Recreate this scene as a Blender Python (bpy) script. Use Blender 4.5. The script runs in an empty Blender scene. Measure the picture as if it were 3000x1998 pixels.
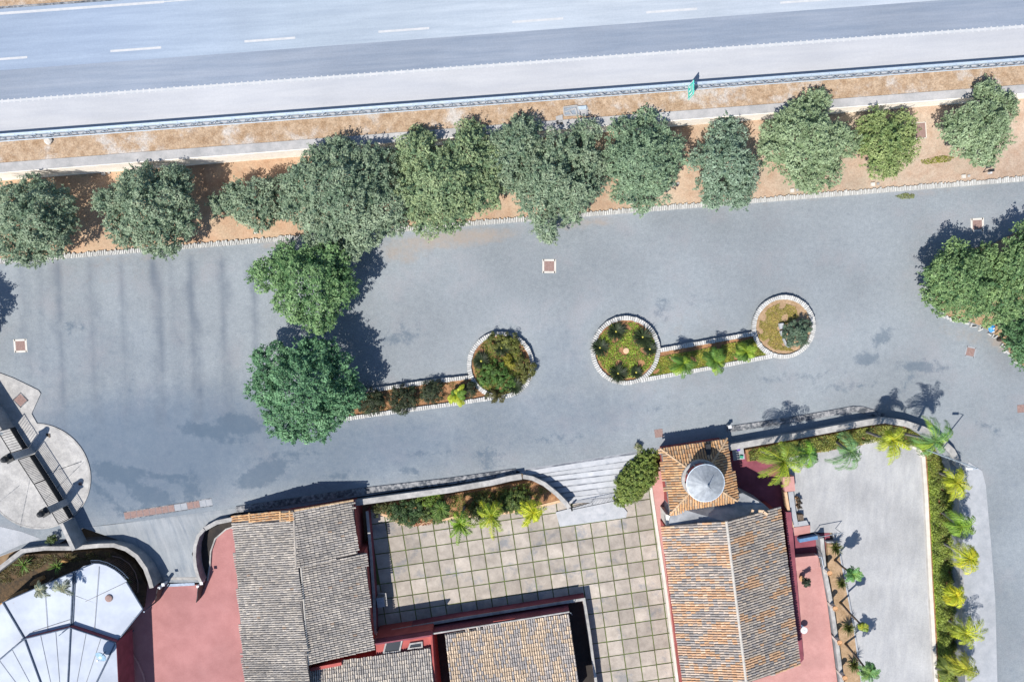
import bpy, bmesh, math, random
import numpy as np
from mathutils import Vector, Matrix
from math import sin, cos, pi, radians, atan2, hypot

S = bpy.context.scene
COL = S.collection
# ---------------------------------------------------------------- camera, sky, sun, exposure
H = 64.0                 # camera height above the parking lot
F = 2000.0               # focal length in photo pixels (photo is 3000 px wide)
TILT = radians(-3.7)
cam_d = bpy.data.cameras.new('camera'); cam = bpy.data.objects.new('camera', cam_d); COL.objects.link(cam)
cam_d.sensor_width = 36.0; cam_d.lens = 24.0; cam_d.clip_end = 2000.0
cam.location = (0, 0, H); cam.rotation_euler = (TILT, 0, 0)
S.camera = cam

SUN_EL = radians(54); SAZ = (0.60, 0.80)     # horizontal direction the shadows point
W = bpy.data.worlds.new('World'); S.world = W; W.use_nodes = True
wn = W.node_tree; wn.nodes.clear()
sky = wn.nodes.new('ShaderNodeTexSky'); sky.sky_type = 'NISHITA'; sky.sun_disc = False
sky.sun_elevation = SUN_EL; sky.sun_rotation = atan2(-SAZ[0], -SAZ[1]); sky.altitude = 60; sky.ozone_density = 4.0; sky.dust_density = 0.4
bg = wn.nodes.new('ShaderNodeBackground'); bg.inputs[1].default_value = 0.105
wo = wn.nodes.new('ShaderNodeOutputWorld')
wn.links.new(sky.outputs[0], bg.inputs[0]); wn.links.new(bg.outputs[0], wo.inputs[0])
sd = bpy.data.lights.new('sun', 'SUN'); sun = bpy.data.objects.new('sun', sd); COL.objects.link(sun)
sd.energy = 4.8; sd.angle = radians(0.5); sd.color = (1.0, 0.95, 0.875)
sun.rotation_euler = Vector((SAZ[0]*cos(SUN_EL), SAZ[1]*cos(SUN_EL), -sin(SUN_EL))).to_track_quat('-Z', 'Y').to_euler()
sun.location = (-40, -50, 80)
S.view_settings.view_transform = 'Standard'; S.view_settings.look = 'None'
S.view_settings.exposure = 0.60; S.view_settings.gamma = 1.0
S.view_settings.use_curve_mapping = False

# ---------------------------------------------------------------- photo point -> world point
ca, sa = cos(TILT), sin(TILT)
def ray(u, v):
    x = (u-1500.0)/F; y = -(v-999.0)/F
    return x, y*ca+sa, y*sa-ca
def P(u, v, z=0.0):
    x, y, d = ray(u, v); t = (z-H)/d
    return Vector((x*t, y*t, z))
ZH0, ZHK = 2.45, -0.012
def PH(u, v, dz=0.0):                      # on the (slightly falling) plane of the motorway
    x, y, d = ray(u, v); t = (H-ZH0-dz)/(ZHK*x-d)
    return Vector((x*t, y*t, H+d*t))
def zh(x): return ZH0+ZHK*x
def line(a, b): return lambda u: a+b*u

# ---------------------------------------------------------------- object helpers
ORG = {}
def tag(o, label=None, cat=None, group=None, kind=None):
    if label: o['label'] = label
    if cat: o['category'] = cat
    if group: o['group'] = group
    if kind: o['kind'] = kind
    return o
def thing(name, label, cat, loc, group=None, kind=None):
    o = bpy.data.objects.new(name, None); COL.objects.link(o); o.location = loc
    o.empty_display_size = 0.3
    ORG[o.name] = Vector(loc)
    return tag(o, label, cat, group, kind)
def org(p): return ORG.get(p.name, Vector((0, 0, 0))) if p else Vector((0, 0, 0))

class MB:
    """collects faces in world coordinates, builds one mesh object"""
    def __init__(s): s.v = []; s.f = []; s.c = []; s.m = []
    def add(s, vs, fs, col=None, mi=0):
        n = len(s.v); s.v += [tuple(x) for x in vs]; s.f += [tuple(i+n for i in f) for f in fs]
        s.c += [col or (1, 1, 1)]*len(vs); s.m += [mi]*len(fs)
    def box(s, c, size, rz=0, col=None, mi=0, taper=1.0):
        a, b, h = size[0]/2, size[1]/2, size[2]/2; vs = []
        for z, k in ((-h, 1), (h, taper)):
            for x, y in ((-a, -b), (a, -b), (a, b), (-a, b)):
                x *= k; y *= k
                vs.append((c[0]+x*cos(rz)-y*sin(rz), c[1]+x*sin(rz)+y*cos(rz), c[2]+z))
        s.add(vs, [(3, 2, 1, 0), (4, 5, 6, 7), (0, 1, 5, 4), (1, 2, 6, 5), (2, 3, 7, 6), (3, 0, 4, 7)], col, mi)
    def prism(s, top, z0, col=None, mi=0):
        top = [Vector(p) for p in top]; n = len(top)
        area = sum(top[i].x*top[(i+1) % n].y-top[(i+1) % n].x*top[i].y for i in range(n))
        if area < 0: top.reverse()
        vs = top+[Vector((p.x, p.y, z0(p) if callable(z0) else z0)) for p in top]
        fs = [tuple(range(n)), tuple(range(2*n-1, n-1, -1))]+[(n+i, n+(i+1) % n, (i+1) % n, i) for i in range(n)]
        s.add(vs, fs, col, mi)
    def strip(s, pts, w, z0, z1, closed=False, col=None, mi=0, side=0.0):
        pts = [Vector((p[0], p[1])) for p in pts]; n = len(pts); L = []; R = []
        for i, p in enumerate(pts):
            a = pts[i-1] if (i > 0 or closed) else None
            b = pts[(i+1) % n] if (i < n-1 or closed) else None
            d1 = (p-a).normalized() if a is not None else (b-p).normalized()
            d2 = (b-p).normalized() if b is not None else d1
            t = (d1+d2); t = t.normalized() if t.length > 1e-6 else d1
            k = 1.0/max(0.5, t.dot(d1)); nn = Vector((-t.y, t.x))*k
            L.append(p+nn*(w/2+side*w/2)); R.append(p-nn*(w/2-side*w/2))
        g = lambda zz, i: zz[i] if isinstance(zz, (list, tuple)) else zz
        vs = []
        for i in range(n):
            vs += [(L[i].x, L[i].y, g(z0, i)), (L[i].x, L[i].y, g(z1, i)), (R[i].x, R[i].y, g(z1, i)), (R[i].x, R[i].y, g(z0, i))]
        fs = []
        for i in range(n if closed else n-1):
            a, b = 4*i, 4*((i+1) % n)
            fs += [(a, a+1, b+1, b), (a+1, a+2, b+2, b+1), (a+2, a+3, b+3, b+2), (a+3, a, b, b+3)]
        if not closed: fs += [(3, 2, 1, 0), (4*n-4, 4*n-3, 4*n-2, 4*n-1)]
        s.add(vs, fs, col, mi)
    def tube(s, pts, r, n=6, col=None, mi=0):
        pts = [Vector(p) for p in pts]; vs = []; k = len(pts)
        for i, p in enumerate(pts):
            t = (pts[min(i+1, k-1)]-pts[max(i-1, 0)]).normalized()
            a = t.cross(Vector((0, 0, 1)) if abs(t.z) < .9 else Vector((1, 0, 0))).normalized(); b = t.cross(a)
            rr = r[i] if isinstance(r, (list, tuple)) else r
            for j in range(n): vs.append(p+a*rr*cos(2*pi*j/n)+b*rr*sin(2*pi*j/n))
        fs = [(i*n+j, i*n+(j+1) % n, (i+1)*n+(j+1) % n, (i+1)*n+j) for i in range(k-1) for j in range(n)]
        fs += [tuple(range(n-1, -1, -1)), tuple(range((k-1)*n, k*n))]
        s.add(vs, fs, col, mi)
    def lathe(s, c, prof, n=24, col=None, mi=0):
        vs = []
        for r, z in prof:
            for j in range(n): vs.append((c[0]+r*cos(2*pi*j/n), c[1]+r*sin(2*pi*j/n), c[2]+z))
        k = len(prof)
        fs = [(i*n+j, i*n+(j+1) % n, (i+1)*n+(j+1) % n, (i+1)*n+j) for i in range(k-1) for j in range(n)]
        fs += [tuple(range(n-1, -1, -1)), tuple(range((k-1)*n, k*n))]
        s.add(vs, fs, col, mi)
    def build(s, name, mats, parent=None, smooth=False, kind=None, color=False):
        me = bpy.data.meshes.new(name); o0 = org(parent)
        me.from_pydata([(x-o0.x, y-o0.y, z-o0.z) for x, y, z in s.v], [], s.f)
        if not isinstance(mats, (list, tuple)): mats = [mats]
        for m in mats: me.materials.append(m)
        if len(mats) > 1: me.polygons.foreach_set('material_index', s.m)
        if smooth: me.polygons.foreach_set('use_smooth', [True]*len(s.f))
        if color:
            at = me.color_attributes.new('Col', 'FLOAT_COLOR', 'POINT')
            at.data.foreach_set('color', [k for c in s.c for k in (*c, 1.0)])
        o = bpy.data.objects.new(name, me); COL.objects.link(o)
        if parent: o.parent = parent
        ORG[o.name] = o0
        if kind: o['kind'] = kind
        return o

def np_mesh(name, verts, nper, mat, parent=None, cols=None, kind=None):
    """verts (N*nper,3) numpy world coords; faces are consecutive groups of nper"""
    o0 = org(parent); verts = np.asarray(verts, np.float32)-np.array(o0, np.float32)
    me = bpy.data.meshes.new(name); nv = len(verts); nf = nv//nper
    me.vertices.add(nv); me.vertices.foreach_set('co', verts.ravel())
    me.loops.add(nv); me.loops.foreach_set('vertex_index', np.arange(nv, dtype=np.int32))
    me.polygons.add(nf); me.polygons.foreach_set('loop_start', np.arange(0, nv, nper, dtype=np.int32))
    if cols is not None:
        at = me.color_attributes.new('Col', 'FLOAT_COLOR', 'POINT')
        c4 = np.ones((nv, 4), np.float32); c4[:, :3] = cols; at.data.foreach_set('color', c4.ravel())
    me.materials.append(mat); me.update(calc_edges=True)
    o = bpy.data.objects.new(name, me); COL.objects.link(o)
    if parent: o.parent = parent
    ORG[o.name] = o0
    if kind: o['kind'] = kind
    return o
def inst(name, me, loc, rz, parent, scale=(1, 1, 1), tilt=(0, 0)):
    o = bpy.data.objects.new(name, me); COL.objects.link(o); o.parent = parent
    o.location = Vector(loc)-org(parent); o.rotation_euler = (tilt[0], tilt[1], rz); o.scale = scale
    ORG[o.name] = Vector(loc)
    return o

# ---------------------------------------------------------------- materials
def mat(name, c1, c2=None, scale=3.0, detail=6, rough=0.9, bump=0.0, bscale=None, big=0.0, bigscale=0.15,
        stretch=None, rot=0.0, attr=False, c3=None, s3=0.4, t3=(0.55, 0.68), metal=0.0, transl=0.0, spec=0.3, contrast=(0.35, 0.65), alpha=1.0, speck=0.0):
    m = bpy.data.materials.new(name); m.use_nodes = True; nt = m.node_tree; N = nt.nodes; Lk = nt.links
    b = N['Principled BSDF']; b.inputs['Roughness'].default_value = rough; b.inputs['Metallic'].default_value = metal
    b.inputs['Specular IOR Level'].default_value = spec
    c2 = c2 or c1
    geo = N.new('ShaderNodeNewGeometry'); vec = geo.outputs['Position']
    if stretch:
        mp = N.new('ShaderNodeMapping'); mp.vector_type = 'TEXTURE'
        mp.inputs['Rotation'].default_value = (0, 0, rot); mp.inputs['Scale'].default_value = stretch
        Lk.new(vec, mp.inputs['Vector']); svec = mp.outputs[0]
    else: svec = vec
    n1 = N.new('ShaderNodeTexNoise'); n1.inputs['Scale'].default_value = scale; n1.inputs['Detail'].default_value = detail
    n1.inputs['Roughness'].default_value = 0.65
    Lk.new(svec, n1.inputs['Vector'])
    rp = N.new('ShaderNodeValToRGB'); rp.color_ramp.elements[0].position = contrast[0]; rp.color_ramp.elements[1].position = contrast[1]
    rp.color_ramp.elements[0].color = (*c1, 1); rp.color_ramp.elements[1].color = (*c2, 1)
    Lk.new(n1.outputs[0], rp.inputs[0]); cur = rp.outputs[0]
    def mixn(kind, fac, a, bb):
        x = N.new('ShaderNodeMix'); x.data_type = 'RGBA'; x.blend_type = kind
        if hasattr(fac, 'links'): Lk.new(fac, x.inputs[0])
        else: x.inputs[0].default_value = fac
        Lk.new(a, x.inputs[6])
        if hasattr(bb, 'links'): Lk.new(bb, x.inputs[7])
        else: x.inputs[7].default_value = (*bb, 1)
        return x.outputs[2]
    def rng_(src, a, bb, lo, hi):
        r = N.new('ShaderNodeMapRange'); r.interpolation_type = 'SMOOTHSTEP'
        r.inputs[1].default_value = a; r.inputs[2].default_value = bb; r.inputs[3].default_value = lo; r.inputs[4].default_value = hi
        Lk.new(src, r.inputs[0]); return r.outputs[0]
    if c3:
        n3 = N.new('ShaderNodeTexNoise'); n3.inputs['Scale'].default_value = s3; n3.inputs['Detail'].default_value = 8
        n3.inputs['Roughness'].default_value = 0.7; Lk.new(svec, n3.inputs['Vector'])
        cur = mixn('MIX', rng_(n3.outputs[0], t3[0], t3[1], 0, 1), cur, c3)
    if big:
        n2 = N.new('ShaderNodeTexNoise'); n2.inputs['Scale'].default_value = bigscale; n2.inputs['Detail'].default_value = 4
        Lk.new(vec, n2.inputs['Vector'])
        cmb = N.new('ShaderNodeCombineColor'); g = rng_(n2.outputs[0], 0.25, 0.75, 1-big, 1+big)
        for i in range(3): Lk.new(g, cmb.inputs[i])
        cur = mixn('MULTIPLY', 1.0, cur, cmb.outputs[0])
    if speck:
        n4 = N.new('ShaderNodeTexNoise'); n4.inputs['Scale'].default_value = 7.0; n4.inputs['Detail'].default_value = 3
        n4.inputs['Roughness'].default_value = 0.9; Lk.new(vec, n4.inputs['Vector'])
        cmb = N.new('ShaderNodeCombineColor'); g = rng_(n4.outputs[0], 0.3, 0.7, 1-speck, 1+speck)
        for i in range(3): Lk.new(g, cmb.inputs[i])
        cur = mixn('MULTIPLY', 1.0, cur, cmb.outputs[0])
    if attr:
        at = N.new('ShaderNodeAttribute'); at.attribute_name = 'Col'
        cur = mixn('MULTIPLY', 1.0, cur, at.outputs['Color'])
    Lk.new(cur, b.inputs['Base Color'])
    if bump:
        bn = N.new('ShaderNodeBump'); bn.inputs['Strength'].default_value = bump; bn.inputs['Distance'].default_value = 0.05
        nb = N.new('ShaderNodeTexNoise'); nb.inputs['Scale'].default_value = bscale or scale*3; nb.inputs['Detail'].default_value = 5
        Lk.new(vec, nb.inputs['Vector']); Lk.new(nb.outputs[0], bn.inputs['Height']); Lk.new(bn.outputs[0], b.inputs['Normal'])
    if transl:
        out = N['Material Output']; tr = N.new('ShaderNodeBsdfTranslucent'); mx = N.new('ShaderNodeMixShader')
        mx.inputs[0].default_value = transl; Lk.new(cur, tr.inputs[0])
        Lk.new(b.outputs[0], mx.inputs[1]); Lk.new(tr.outputs[0], mx.inputs[2]); Lk.new(mx.outputs[0], out.inputs[0])
    m['_cur'] = 0
    return m
RA = radians(4.2)        # direction of the road in plan
M = {}
M['highway'] = mat('highway_asphalt', (.285, .325, .375), (.345, .385, .43), 1.2, 8, .85, .15, 20, big=.10, bigscale=.07, stretch=(9, .55, 1), rot=RA, speck=.05, attr=True)
M['lane'] = mat('worn_lane_asphalt', (.165, .200, .255), (.215, .245, .295), 1.2, 8, .85, .15, 20, big=.10, bigscale=.08, stretch=(9, .5, 1), rot=RA, speck=.06)
M['shoulder'] = mat('shoulder_asphalt', (.335, .345, .37), (.385, .39, .405), .9, 8, .9, .15, 20, big=.06, bigscale=.1, stretch=(7, .8, 1), rot=RA, speck=.04)
M['paint'] = mat('white_road_paint', (.37, .385, .40), (.45, .45, .455), 2.5, 8, .7)
M['galv'] = mat('galvanised_steel', (.42, .50, .58), (.52, .60, .67), 3, 4, .5, metal=.35, spec=.4)
M['galv_dark'] = mat('weathered_steel', (.22, .26, .30), (.32, .36, .40), 5, 4, .55, metal=.4)
M['verge_dry'] = mat('dry_verge', (.25, .165, .10), (.38, .285, .20), 1.6, 9, 1, .5, 6, c3=(.40, .37, .34), s3=.35, t3=(.48, .66), speck=.28)
M['verge_soil'] = mat('orange_soil', (.325, .205, .13), (.40, .285, .195), 1.1, 9, 1, .4, 6, c3=(.36, .27, .185), s3=.16, t3=(.45, .62), big=.14, speck=.16, attr=True)
M['soil'] = mat('bed_soil', (.17, .085, .045), (.31, .17, .085), 2.2, 8, 1, .6, 8, speck=.2)
M['soil_dry'] = mat('dry_bed_soil', (.24, .16, .09), (.36, .25, .16), 2.2, 8, 1, .6, 8, speck=.15)
M['ground'] = mat('earth', (.16, .11, .07), (.26, .19, .12), .7, 8, 1, .4, 4)
M['concrete'] = mat('grey_concrete', (.28, .28, .28), (.36, .35, .345), 1.2, 8, .95, .2, 12, big=.12, bigscale=.3, speck=.06)
M['cream'] = mat('cream_plaster', (.46, .43, .385), (.56, .53, .485), 1.5, 8, .9, .1, big=.08)
M['wallface'] = mat('cream_wall_face', (.74, .68, .60), (.84, .79, .72), 1.5, 8, .9, .1, big=.08)
M['coping'] = mat('pale_coping', (.23, .225, .22), (.36, .35, .335), 2.2, 8, .9, .2, 12, big=.16, bigscale=.5)
M['wallgrey'] = mat('weathered_wall', (.19, .205, .225), (.30, .31, .325), 1.4, 9, .95, .25, 10, big=.2, bigscale=.5)
M['kerbside'] = mat('worn_shaded_pavement', (.06, .068, .08), (.26, .26, .265), 3.2, 9, .95, .3, 12, big=.2, bigscale=.3, contrast=(.42, .62))  # worn speckle, with the wall shadow put into its base tone
M['palepave'] = mat('pale_paving', (.255, .27, .29), (.32, .33, .35), 1.1, 9, .9, .15, 14, big=.10, bigscale=.22, speck=.05, c3=(.22, .235, .26), s3=.3, t3=(.6, .75))
M['drive'] = mat('driveway_concrete', (.185, .205, .225), (.25, .265, .28), .8, 9, .9, .15, 14, big=.10, bigscale=.3, stretch=(.4, 2.5, 1), rot=radians(12), speck=.05, c3=(.15, .175, .205), s3=.5, t3=(.5, .72))
M['yard'] = mat('yard_concrete', (.275, .28, .29), (.33, .332, .335), .9, 9, .9, .15, 14, big=.14, bigscale=.22, stretch=(.5, 2.2, 1), rot=radians(-2), speck=.09, c3=(.375, .375, .38), s3=.3, t3=(.55, .75))
M['circle'] = mat('circle_paving', (.27, .265, .26), (.37, .36, .345), 1.6, 9, .9, .2, 12, big=.16, bigscale=.35, speck=.12)
M['pinkcourt'] = mat('red_paint_floor', (.295, .132, .128), (.33, .155, .150), .8, 7, .85, .1, big=.10, bigscale=.2, speck=.06, c3=(.33, .165, .162), s3=.35, t3=(.55, .8))
M['pink'] = mat('pink_terrace', (.36, .185, .168), (.41, .22, .20), 1.3, 7, .85, .1, big=.12, bigscale=.4, speck=.06)
M['redwall'] = mat('red_plaster', (.27, .06, .055), (.35, .085, .075), 1.3, 6, .85, .1, big=.1, bigscale=.5)
M['redshade'] = mat('shade_tinted_red', (.15, .04, .055), (.20, .055, .075), 1.3, 6, .8, .1, big=.2, bigscale=.5)  # darker copy of the red plaster, shade put into the colour
M['darkgap'] = mat('shade_tinted_floor', (.022, .02, .02), (.04, .034, .03), 1.3, 6, .95)  # near-black colour standing in for shadow on gap floors
M['slab'] = mat('patio_slab', (.272, .240, .208), (.362, .322, .280), 1.3, 9, .9, .2, 14, c3=(.20, .20, .205), s3=.5, t3=(.52, .68), big=.14, bigscale=.4, attr=True, speck=.06)
M['joint'] = mat('mossy_joint', (.07, .075, .03), (.10, .14, .035), .8, 6, 1)
M['stone'] = mat('white_kerb_stone', (.38, .38, .375), (.50, .495, .48), 5, 6, .85, .3, 14, attr=True)
M['marble'] = mat('pale_marble', (.30, .315, .335), (.39, .395, .41), 1.6, 9, .5, .05, c3=(.22, .235, .26), s3=1.5, t3=(.56, .72), big=.1, attr=True)
M['tread'] = mat('worn_marble', (.085, .095, .115), (.24, .25, .27), 1.6, 9, .7, .1, stretch=(1.6, .5, 1), rot=radians(8), contrast=(.4, .6))
M['tile'] = mat('clay_roof_tile', (.82, .785, .74), (1.19, 1.14, 1.07), 6, 6, .9, .3, 18, attr=True)
M['deck'] = mat('roof_mortar', (.10, .092, .088), (.17, .155, .145), 3, 6, 1)
M['mortar'] = mat('ridge_mortar', (.33, .31, .28), (.46, .43, .39), 4, 7, .95, .3)
M['leaf'] = mat('leaves', (.85, .85, .85), (1.15, 1.15, 1.15), 2.0, 3, .55, attr=True, transl=.3, spec=.35)
M['bark'] = mat('bark', (.10, .075, .055), (.19, .145, .11), 6, 7, .95, .6)
M['palmtrunk'] = mat('palm_trunk', (.11, .10, .095), (.24, .225, .21), 4, 6, .95, .5, stretch=(1, 1, .15))
M['black'] = mat('black_metal', (.015, .016, .018), (.03, .032, .036), 5, 4, .5)
M['white'] = mat('white_metal', (.48, .49, .50), (.54, .55, .56), 4, 4, .5)
M['rust'] = mat('rusty_cast_iron', (.20, .13, .115), (.27, .185, .165), 6, 7, .8, .3)
M['zinc'] = mat('zinc_sheet', (.215, .235, .26), (.30, .325, .35), 2.5, 7, .6, metal=.2, spec=.2, big=.12, bigscale=1.5)
M['canopy'] = mat('white_canopy_membrane', (.375, .41, .475), (.41, .445, .50), .8, 7, .8, big=.08, bigscale=.4, c3=(.30, .29, .29), s3=.5, t3=(.66, .8), spec=.1)
M['rib'] = mat('blue_grey_steel', (.05, .07, .11), (.09, .12, .17), 4, 4, .45, metal=.3)
M['signgreen'] = mat('green_sign_sheet', (.01, .50, .37), (.01, .56, .42), 3, 3, .5)
M['signwhite'] = mat('white_sign_sheet', (.8, .82, .82), None, 3, 3, .4)
M['terracotta'] = mat('terracotta', (.38, .21, .10), (.48, .28, .15), 6, 6, .85, .2)
M['bluewrap'] = mat('blue_plastic', (.02, .17, .45), (.03, .24, .55), 5, 4, .4)
M['glass'] = mat('dark_glass', (.02, .025, .03), None, 3, 2, .12, spec=.6)
M['dish'] = mat('blue_grey_dish', (.16, .26, .36), (.24, .36, .46), 3, 4, .35, spec=.5)
M['orangewall'] = mat('ochre_border', (.46, .30, .18), (.56, .39, .25), 3, 6, .9, .2)
M['blueshutter'] = mat('blue_paint', (.07, .15, .28), (.10, .20, .34), 3, 4, .6)

def lot_material():
    m = mat('parking_asphalt', (.172, .194, .212), (.228, .250, .266), 2.4, 10, .88, .2, 24, big=.15, bigscale=.10, speck=.12, contrast=(.25, .75), c3=(.215, .225, .24), s3=.22, t3=(.48, .68))
    nt = m.node_tree; N = nt.nodes; Lk = nt.links; b = N['Principled BSDF']
    cur = b.inputs['Base Color'].links[0].from_socket
    at = N.new('ShaderNodeAttribute'); at.attribute_name = 'WearTone'
    sp = N.new('ShaderNodeSeparateColor'); Lk.new(at.outputs['Color'], sp.inputs[0])
    geo = N.new('ShaderNodeNewGeometry')
    nz = N.new('ShaderNodeTexNoise'); nz.inputs['Scale'].default_value = 1.1; nz.inputs['Detail'].default_value = 12; nz.inputs['Roughness'].default_value = .76
    Lk.new(geo.outputs['Position'], nz.inputs['Vector'])
    def layer(chan, colr, lo, hi, amt, cur, k=1.0):
        ad = N.new('ShaderNodeMath'); ad.operation = 'MULTIPLY_ADD'; Lk.new(nz.outputs[0], ad.inputs[0]); ad.inputs[1].default_value = k
        Lk.new(at.outputs['Alpha'] if chan == 'A' else sp.outputs[chan], ad.inputs[2])
        r = N.new('ShaderNodeMapRange'); r.interpolation_type = 'SMOOTHSTEP'; r.inputs[1].default_value = lo; r.inputs[2].default_value = hi; r.inputs[4].default_value = amt
        Lk.new(ad.outputs[0], r.inputs[0])
        x = N.new('ShaderNodeMix'); x.data_type = 'RGBA'; Lk.new(r.outputs[0], x.inputs[0]); Lk.new(cur, x.inputs[6]); x.inputs[7].default_value = (*colr, 1)
        return x.outputs[2]
    cur = layer(2, (.072, .108, .158), .45, 1.5, .85, cur, .6)       # broad areas of darker blue-grey tone
    cur = layer('A', (.085, .105, .135), .42, 1.75, .80, cur, 1.15)     # rows of parking bay wear
    cur = layer(1, (.30, .235, .18), 1.15, 2.0, .62, cur, 1.6)       # sandy dirt
    cur = layer(0, (.040, .072, .112), 1.34, 1.80, .48, cur, 2.3)    # oil and patch stains
    Lk.new(cur, b.inputs['Base Color'])
    return m
M['lot'] = lot_material()

def slab(name, pts, mt, z0=-1.8, parent=None, kind='structure'):
    b = MB(); b.prism(pts, z0); o = b.build(name, mt, parent)
    if kind and not parent: o['kind'] = kind
    return o
def px(lst, z): return [P(u, v, z) for u, v in lst]

# ================================================================ ground and setting
b = MB(); b.prism([(-320, -320, -1.8), (320, -320, -1.8), (320, 320, -1.8), (-320, 320, -1.8)], -3.0)
b.build('ground', M['ground'])['kind'] = 'structure'

# parking lot: one sheet, cut fine enough to carry its wear and broad tone
lot_px = [(-2500, 967), (3000, 523), (4600, 394), (4600, 3600), (2860, 3600), (2828, 1998), (2818, 1700), (2806, 1450), (2782, 1352), (2742, 1296),
          (2650, 1238), (2572, 1228), (2350, 1262), (2137, 1296), (1935, 1330), (1868, 1322), (1510, 1378), (1300, 1416), (1042, 1454),
          (860, 1486), (690, 1500), (240, 1545), (150, 1606), (60, 1606), (-200, 1700), (-700, 1900), (-2500, 2400)]
stains = []   # u, v, ru, rv, angle(deg, in the picture), strength, channel
def st(u, v, ru, rv, a=0, s=1.0, ch=0): stains.append((u, v, ru, rv, radians(a), s, ch))
for u, v, ru, rv, a, s in [(600, 1262, 70, 18, 8, .9), (700, 1242, 60, 26, 5, .95), (770, 1390, 75, 26, -22, 1.0), (340, 1385, 70, 24, 12, .9), (440, 1450, 60, 26, 20, .9),
        (520, 1400, 40, 14, 0, .6), (1175, 985, 55, 24, -18, .55), (1940, 905, 26, 34, 0, .45), (2585, 985, 35, 22, -35, .6), (2540, 1050, 42, 16, 0, .75), (2700, 1075, 70, 16, 5, .7),
        (1430, 1345, 40, 40, 0, .45), (1200, 1380, 26, 10, 0, .75), (1190, 985, 70, 20, -10, .4), (2050, 880, 25, 16, -30, .4), (590, 1260, 26, 18, 0, .8), (215, 960, 40, 14, 5, .5),
        (2480, 1130, 100, 14, -4, .4), (2330, 1105, 120, 12, -5, .35), (1620, 1290, 90, 14, -4, .35), (1500, 1010, 14, 90, 5, .35), (840, 1335, 90, 14, -8, .5), (300, 1440, 60, 12, 40, .6)]:
    st(u, v, ru*1.25, rv*1.35, a, s)
rs = random.Random(3)
for u, s in [(70, .35), (165, .62), (262, .50), (352, .45), (455, .75), (560, .75), (650, .62), (742, .58), (115, .3), (505, .3)]:
    for k in range(9): st(u+rs.uniform(-8, 8)+k*2.5, 800+k*52, 15, 60, 0, min(1, 1.4*s)*(1-.05*k)*rs.uniform(.75, 1.05), 3)
for u, v, ru, rv, a, s in [(420, 1385, 150, 10, 10, .8), (560, 1430, 30, 60, 10, .7), (470, 1480, 90, 14, -8, .7), (380, 1500, 60, 20, 0, .6), (690, 1300, 60, 8, 0, .6), (1000, 1390, 60, 10, -10, .7), (1250, 1330, 120, 10, -6, .5), (2900, 1250, 60, 12, 30, .5), (2650, 1130, 20, 60, 30, .4), (2000, 1190, 160, 9, -6, .3)]: st(u, v, ru, rv, a, s)
for u, v, ru, rv, a, s in [(1330, 700, 240, 36, -5, .95), (1180, 735, 90, 50, 0, .8), (1700, 655, 150, 22, -4, .8), (820, 715, 80, 22, -4, .8), (400, 755, 260, 20, -5, .55), (2300, 590, 260, 16, -5, .5), (2750, 560, 240, 18, -5, .55),
        (1000, 870, 80, 100, 0, .35), (2020, 930, 150, 40, -6, .42), (2840, 985, 140, 34, 14, .6), (2930, 1010, 50, 26, 25, .9), (300, 800, 260, 60, 0, .40), (2640, 880, 50, 90, 0, .35), (1960, 1135, 200, 24, -6, .4), (1990, 970, 40, 26, 0, .5)]:
    st(u, v, ru, rv, a, s, 1)
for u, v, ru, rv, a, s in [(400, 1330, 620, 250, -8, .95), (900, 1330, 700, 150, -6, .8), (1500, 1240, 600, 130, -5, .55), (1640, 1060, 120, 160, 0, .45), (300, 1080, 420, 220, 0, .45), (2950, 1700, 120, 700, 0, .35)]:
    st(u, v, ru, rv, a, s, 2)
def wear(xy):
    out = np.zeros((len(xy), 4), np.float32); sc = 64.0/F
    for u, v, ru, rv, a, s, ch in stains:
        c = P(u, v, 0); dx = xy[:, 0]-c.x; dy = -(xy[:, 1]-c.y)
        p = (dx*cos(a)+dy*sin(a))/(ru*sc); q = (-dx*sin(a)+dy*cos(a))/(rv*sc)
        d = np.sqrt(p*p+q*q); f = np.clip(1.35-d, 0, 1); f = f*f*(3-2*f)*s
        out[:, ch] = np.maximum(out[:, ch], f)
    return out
bm = bmesh.new(); fv = [bm.verts.new(P(u, v, 0)) for u, v in lot_px]; bm.faces.new(fv)
bmesh.ops.triangulate(bm, faces=bm.faces[:])
for ax, lo, hi, n in ((0, -50, 50, 170), (1, -36, 16, 96)):
    for i in range(n+1):
        co = [0, 0, 0]; co[ax] = lo+(hi-lo)*i/n; no = [0, 0, 0]; no[ax] = 1
        bmesh.ops.bisect_plane(bm, geom=bm.verts[:]+bm.edges[:]+bm.faces[:], plane_co=co, plane_no=no)
bmesh.ops.recalc_face_normals(bm, faces=bm.faces[:])
me = bpy.data.meshes.new('parking_lot'); bm.to_mesh(me); bm.free()
co = np.zeros(len(me.vertices)*3, np.float32); me.vertices.foreach_get('co', co); co = co.reshape(-1, 3)
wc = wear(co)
me.color_attributes.new('WearTone', 'FLOAT_COLOR', 'POINT').data.foreach_set('color', wc.ravel())
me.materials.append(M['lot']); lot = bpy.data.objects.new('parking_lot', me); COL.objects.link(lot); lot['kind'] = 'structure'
# retained edge of the lot where the compound lies lower
b = MB(); b.strip([P(u, v, 0) for u, v in lot_px[4:27]], .12, -1.8, -.006); b.build('lot_retaining_edge', M['wallgrey'])['kind'] = 'structure'

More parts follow.
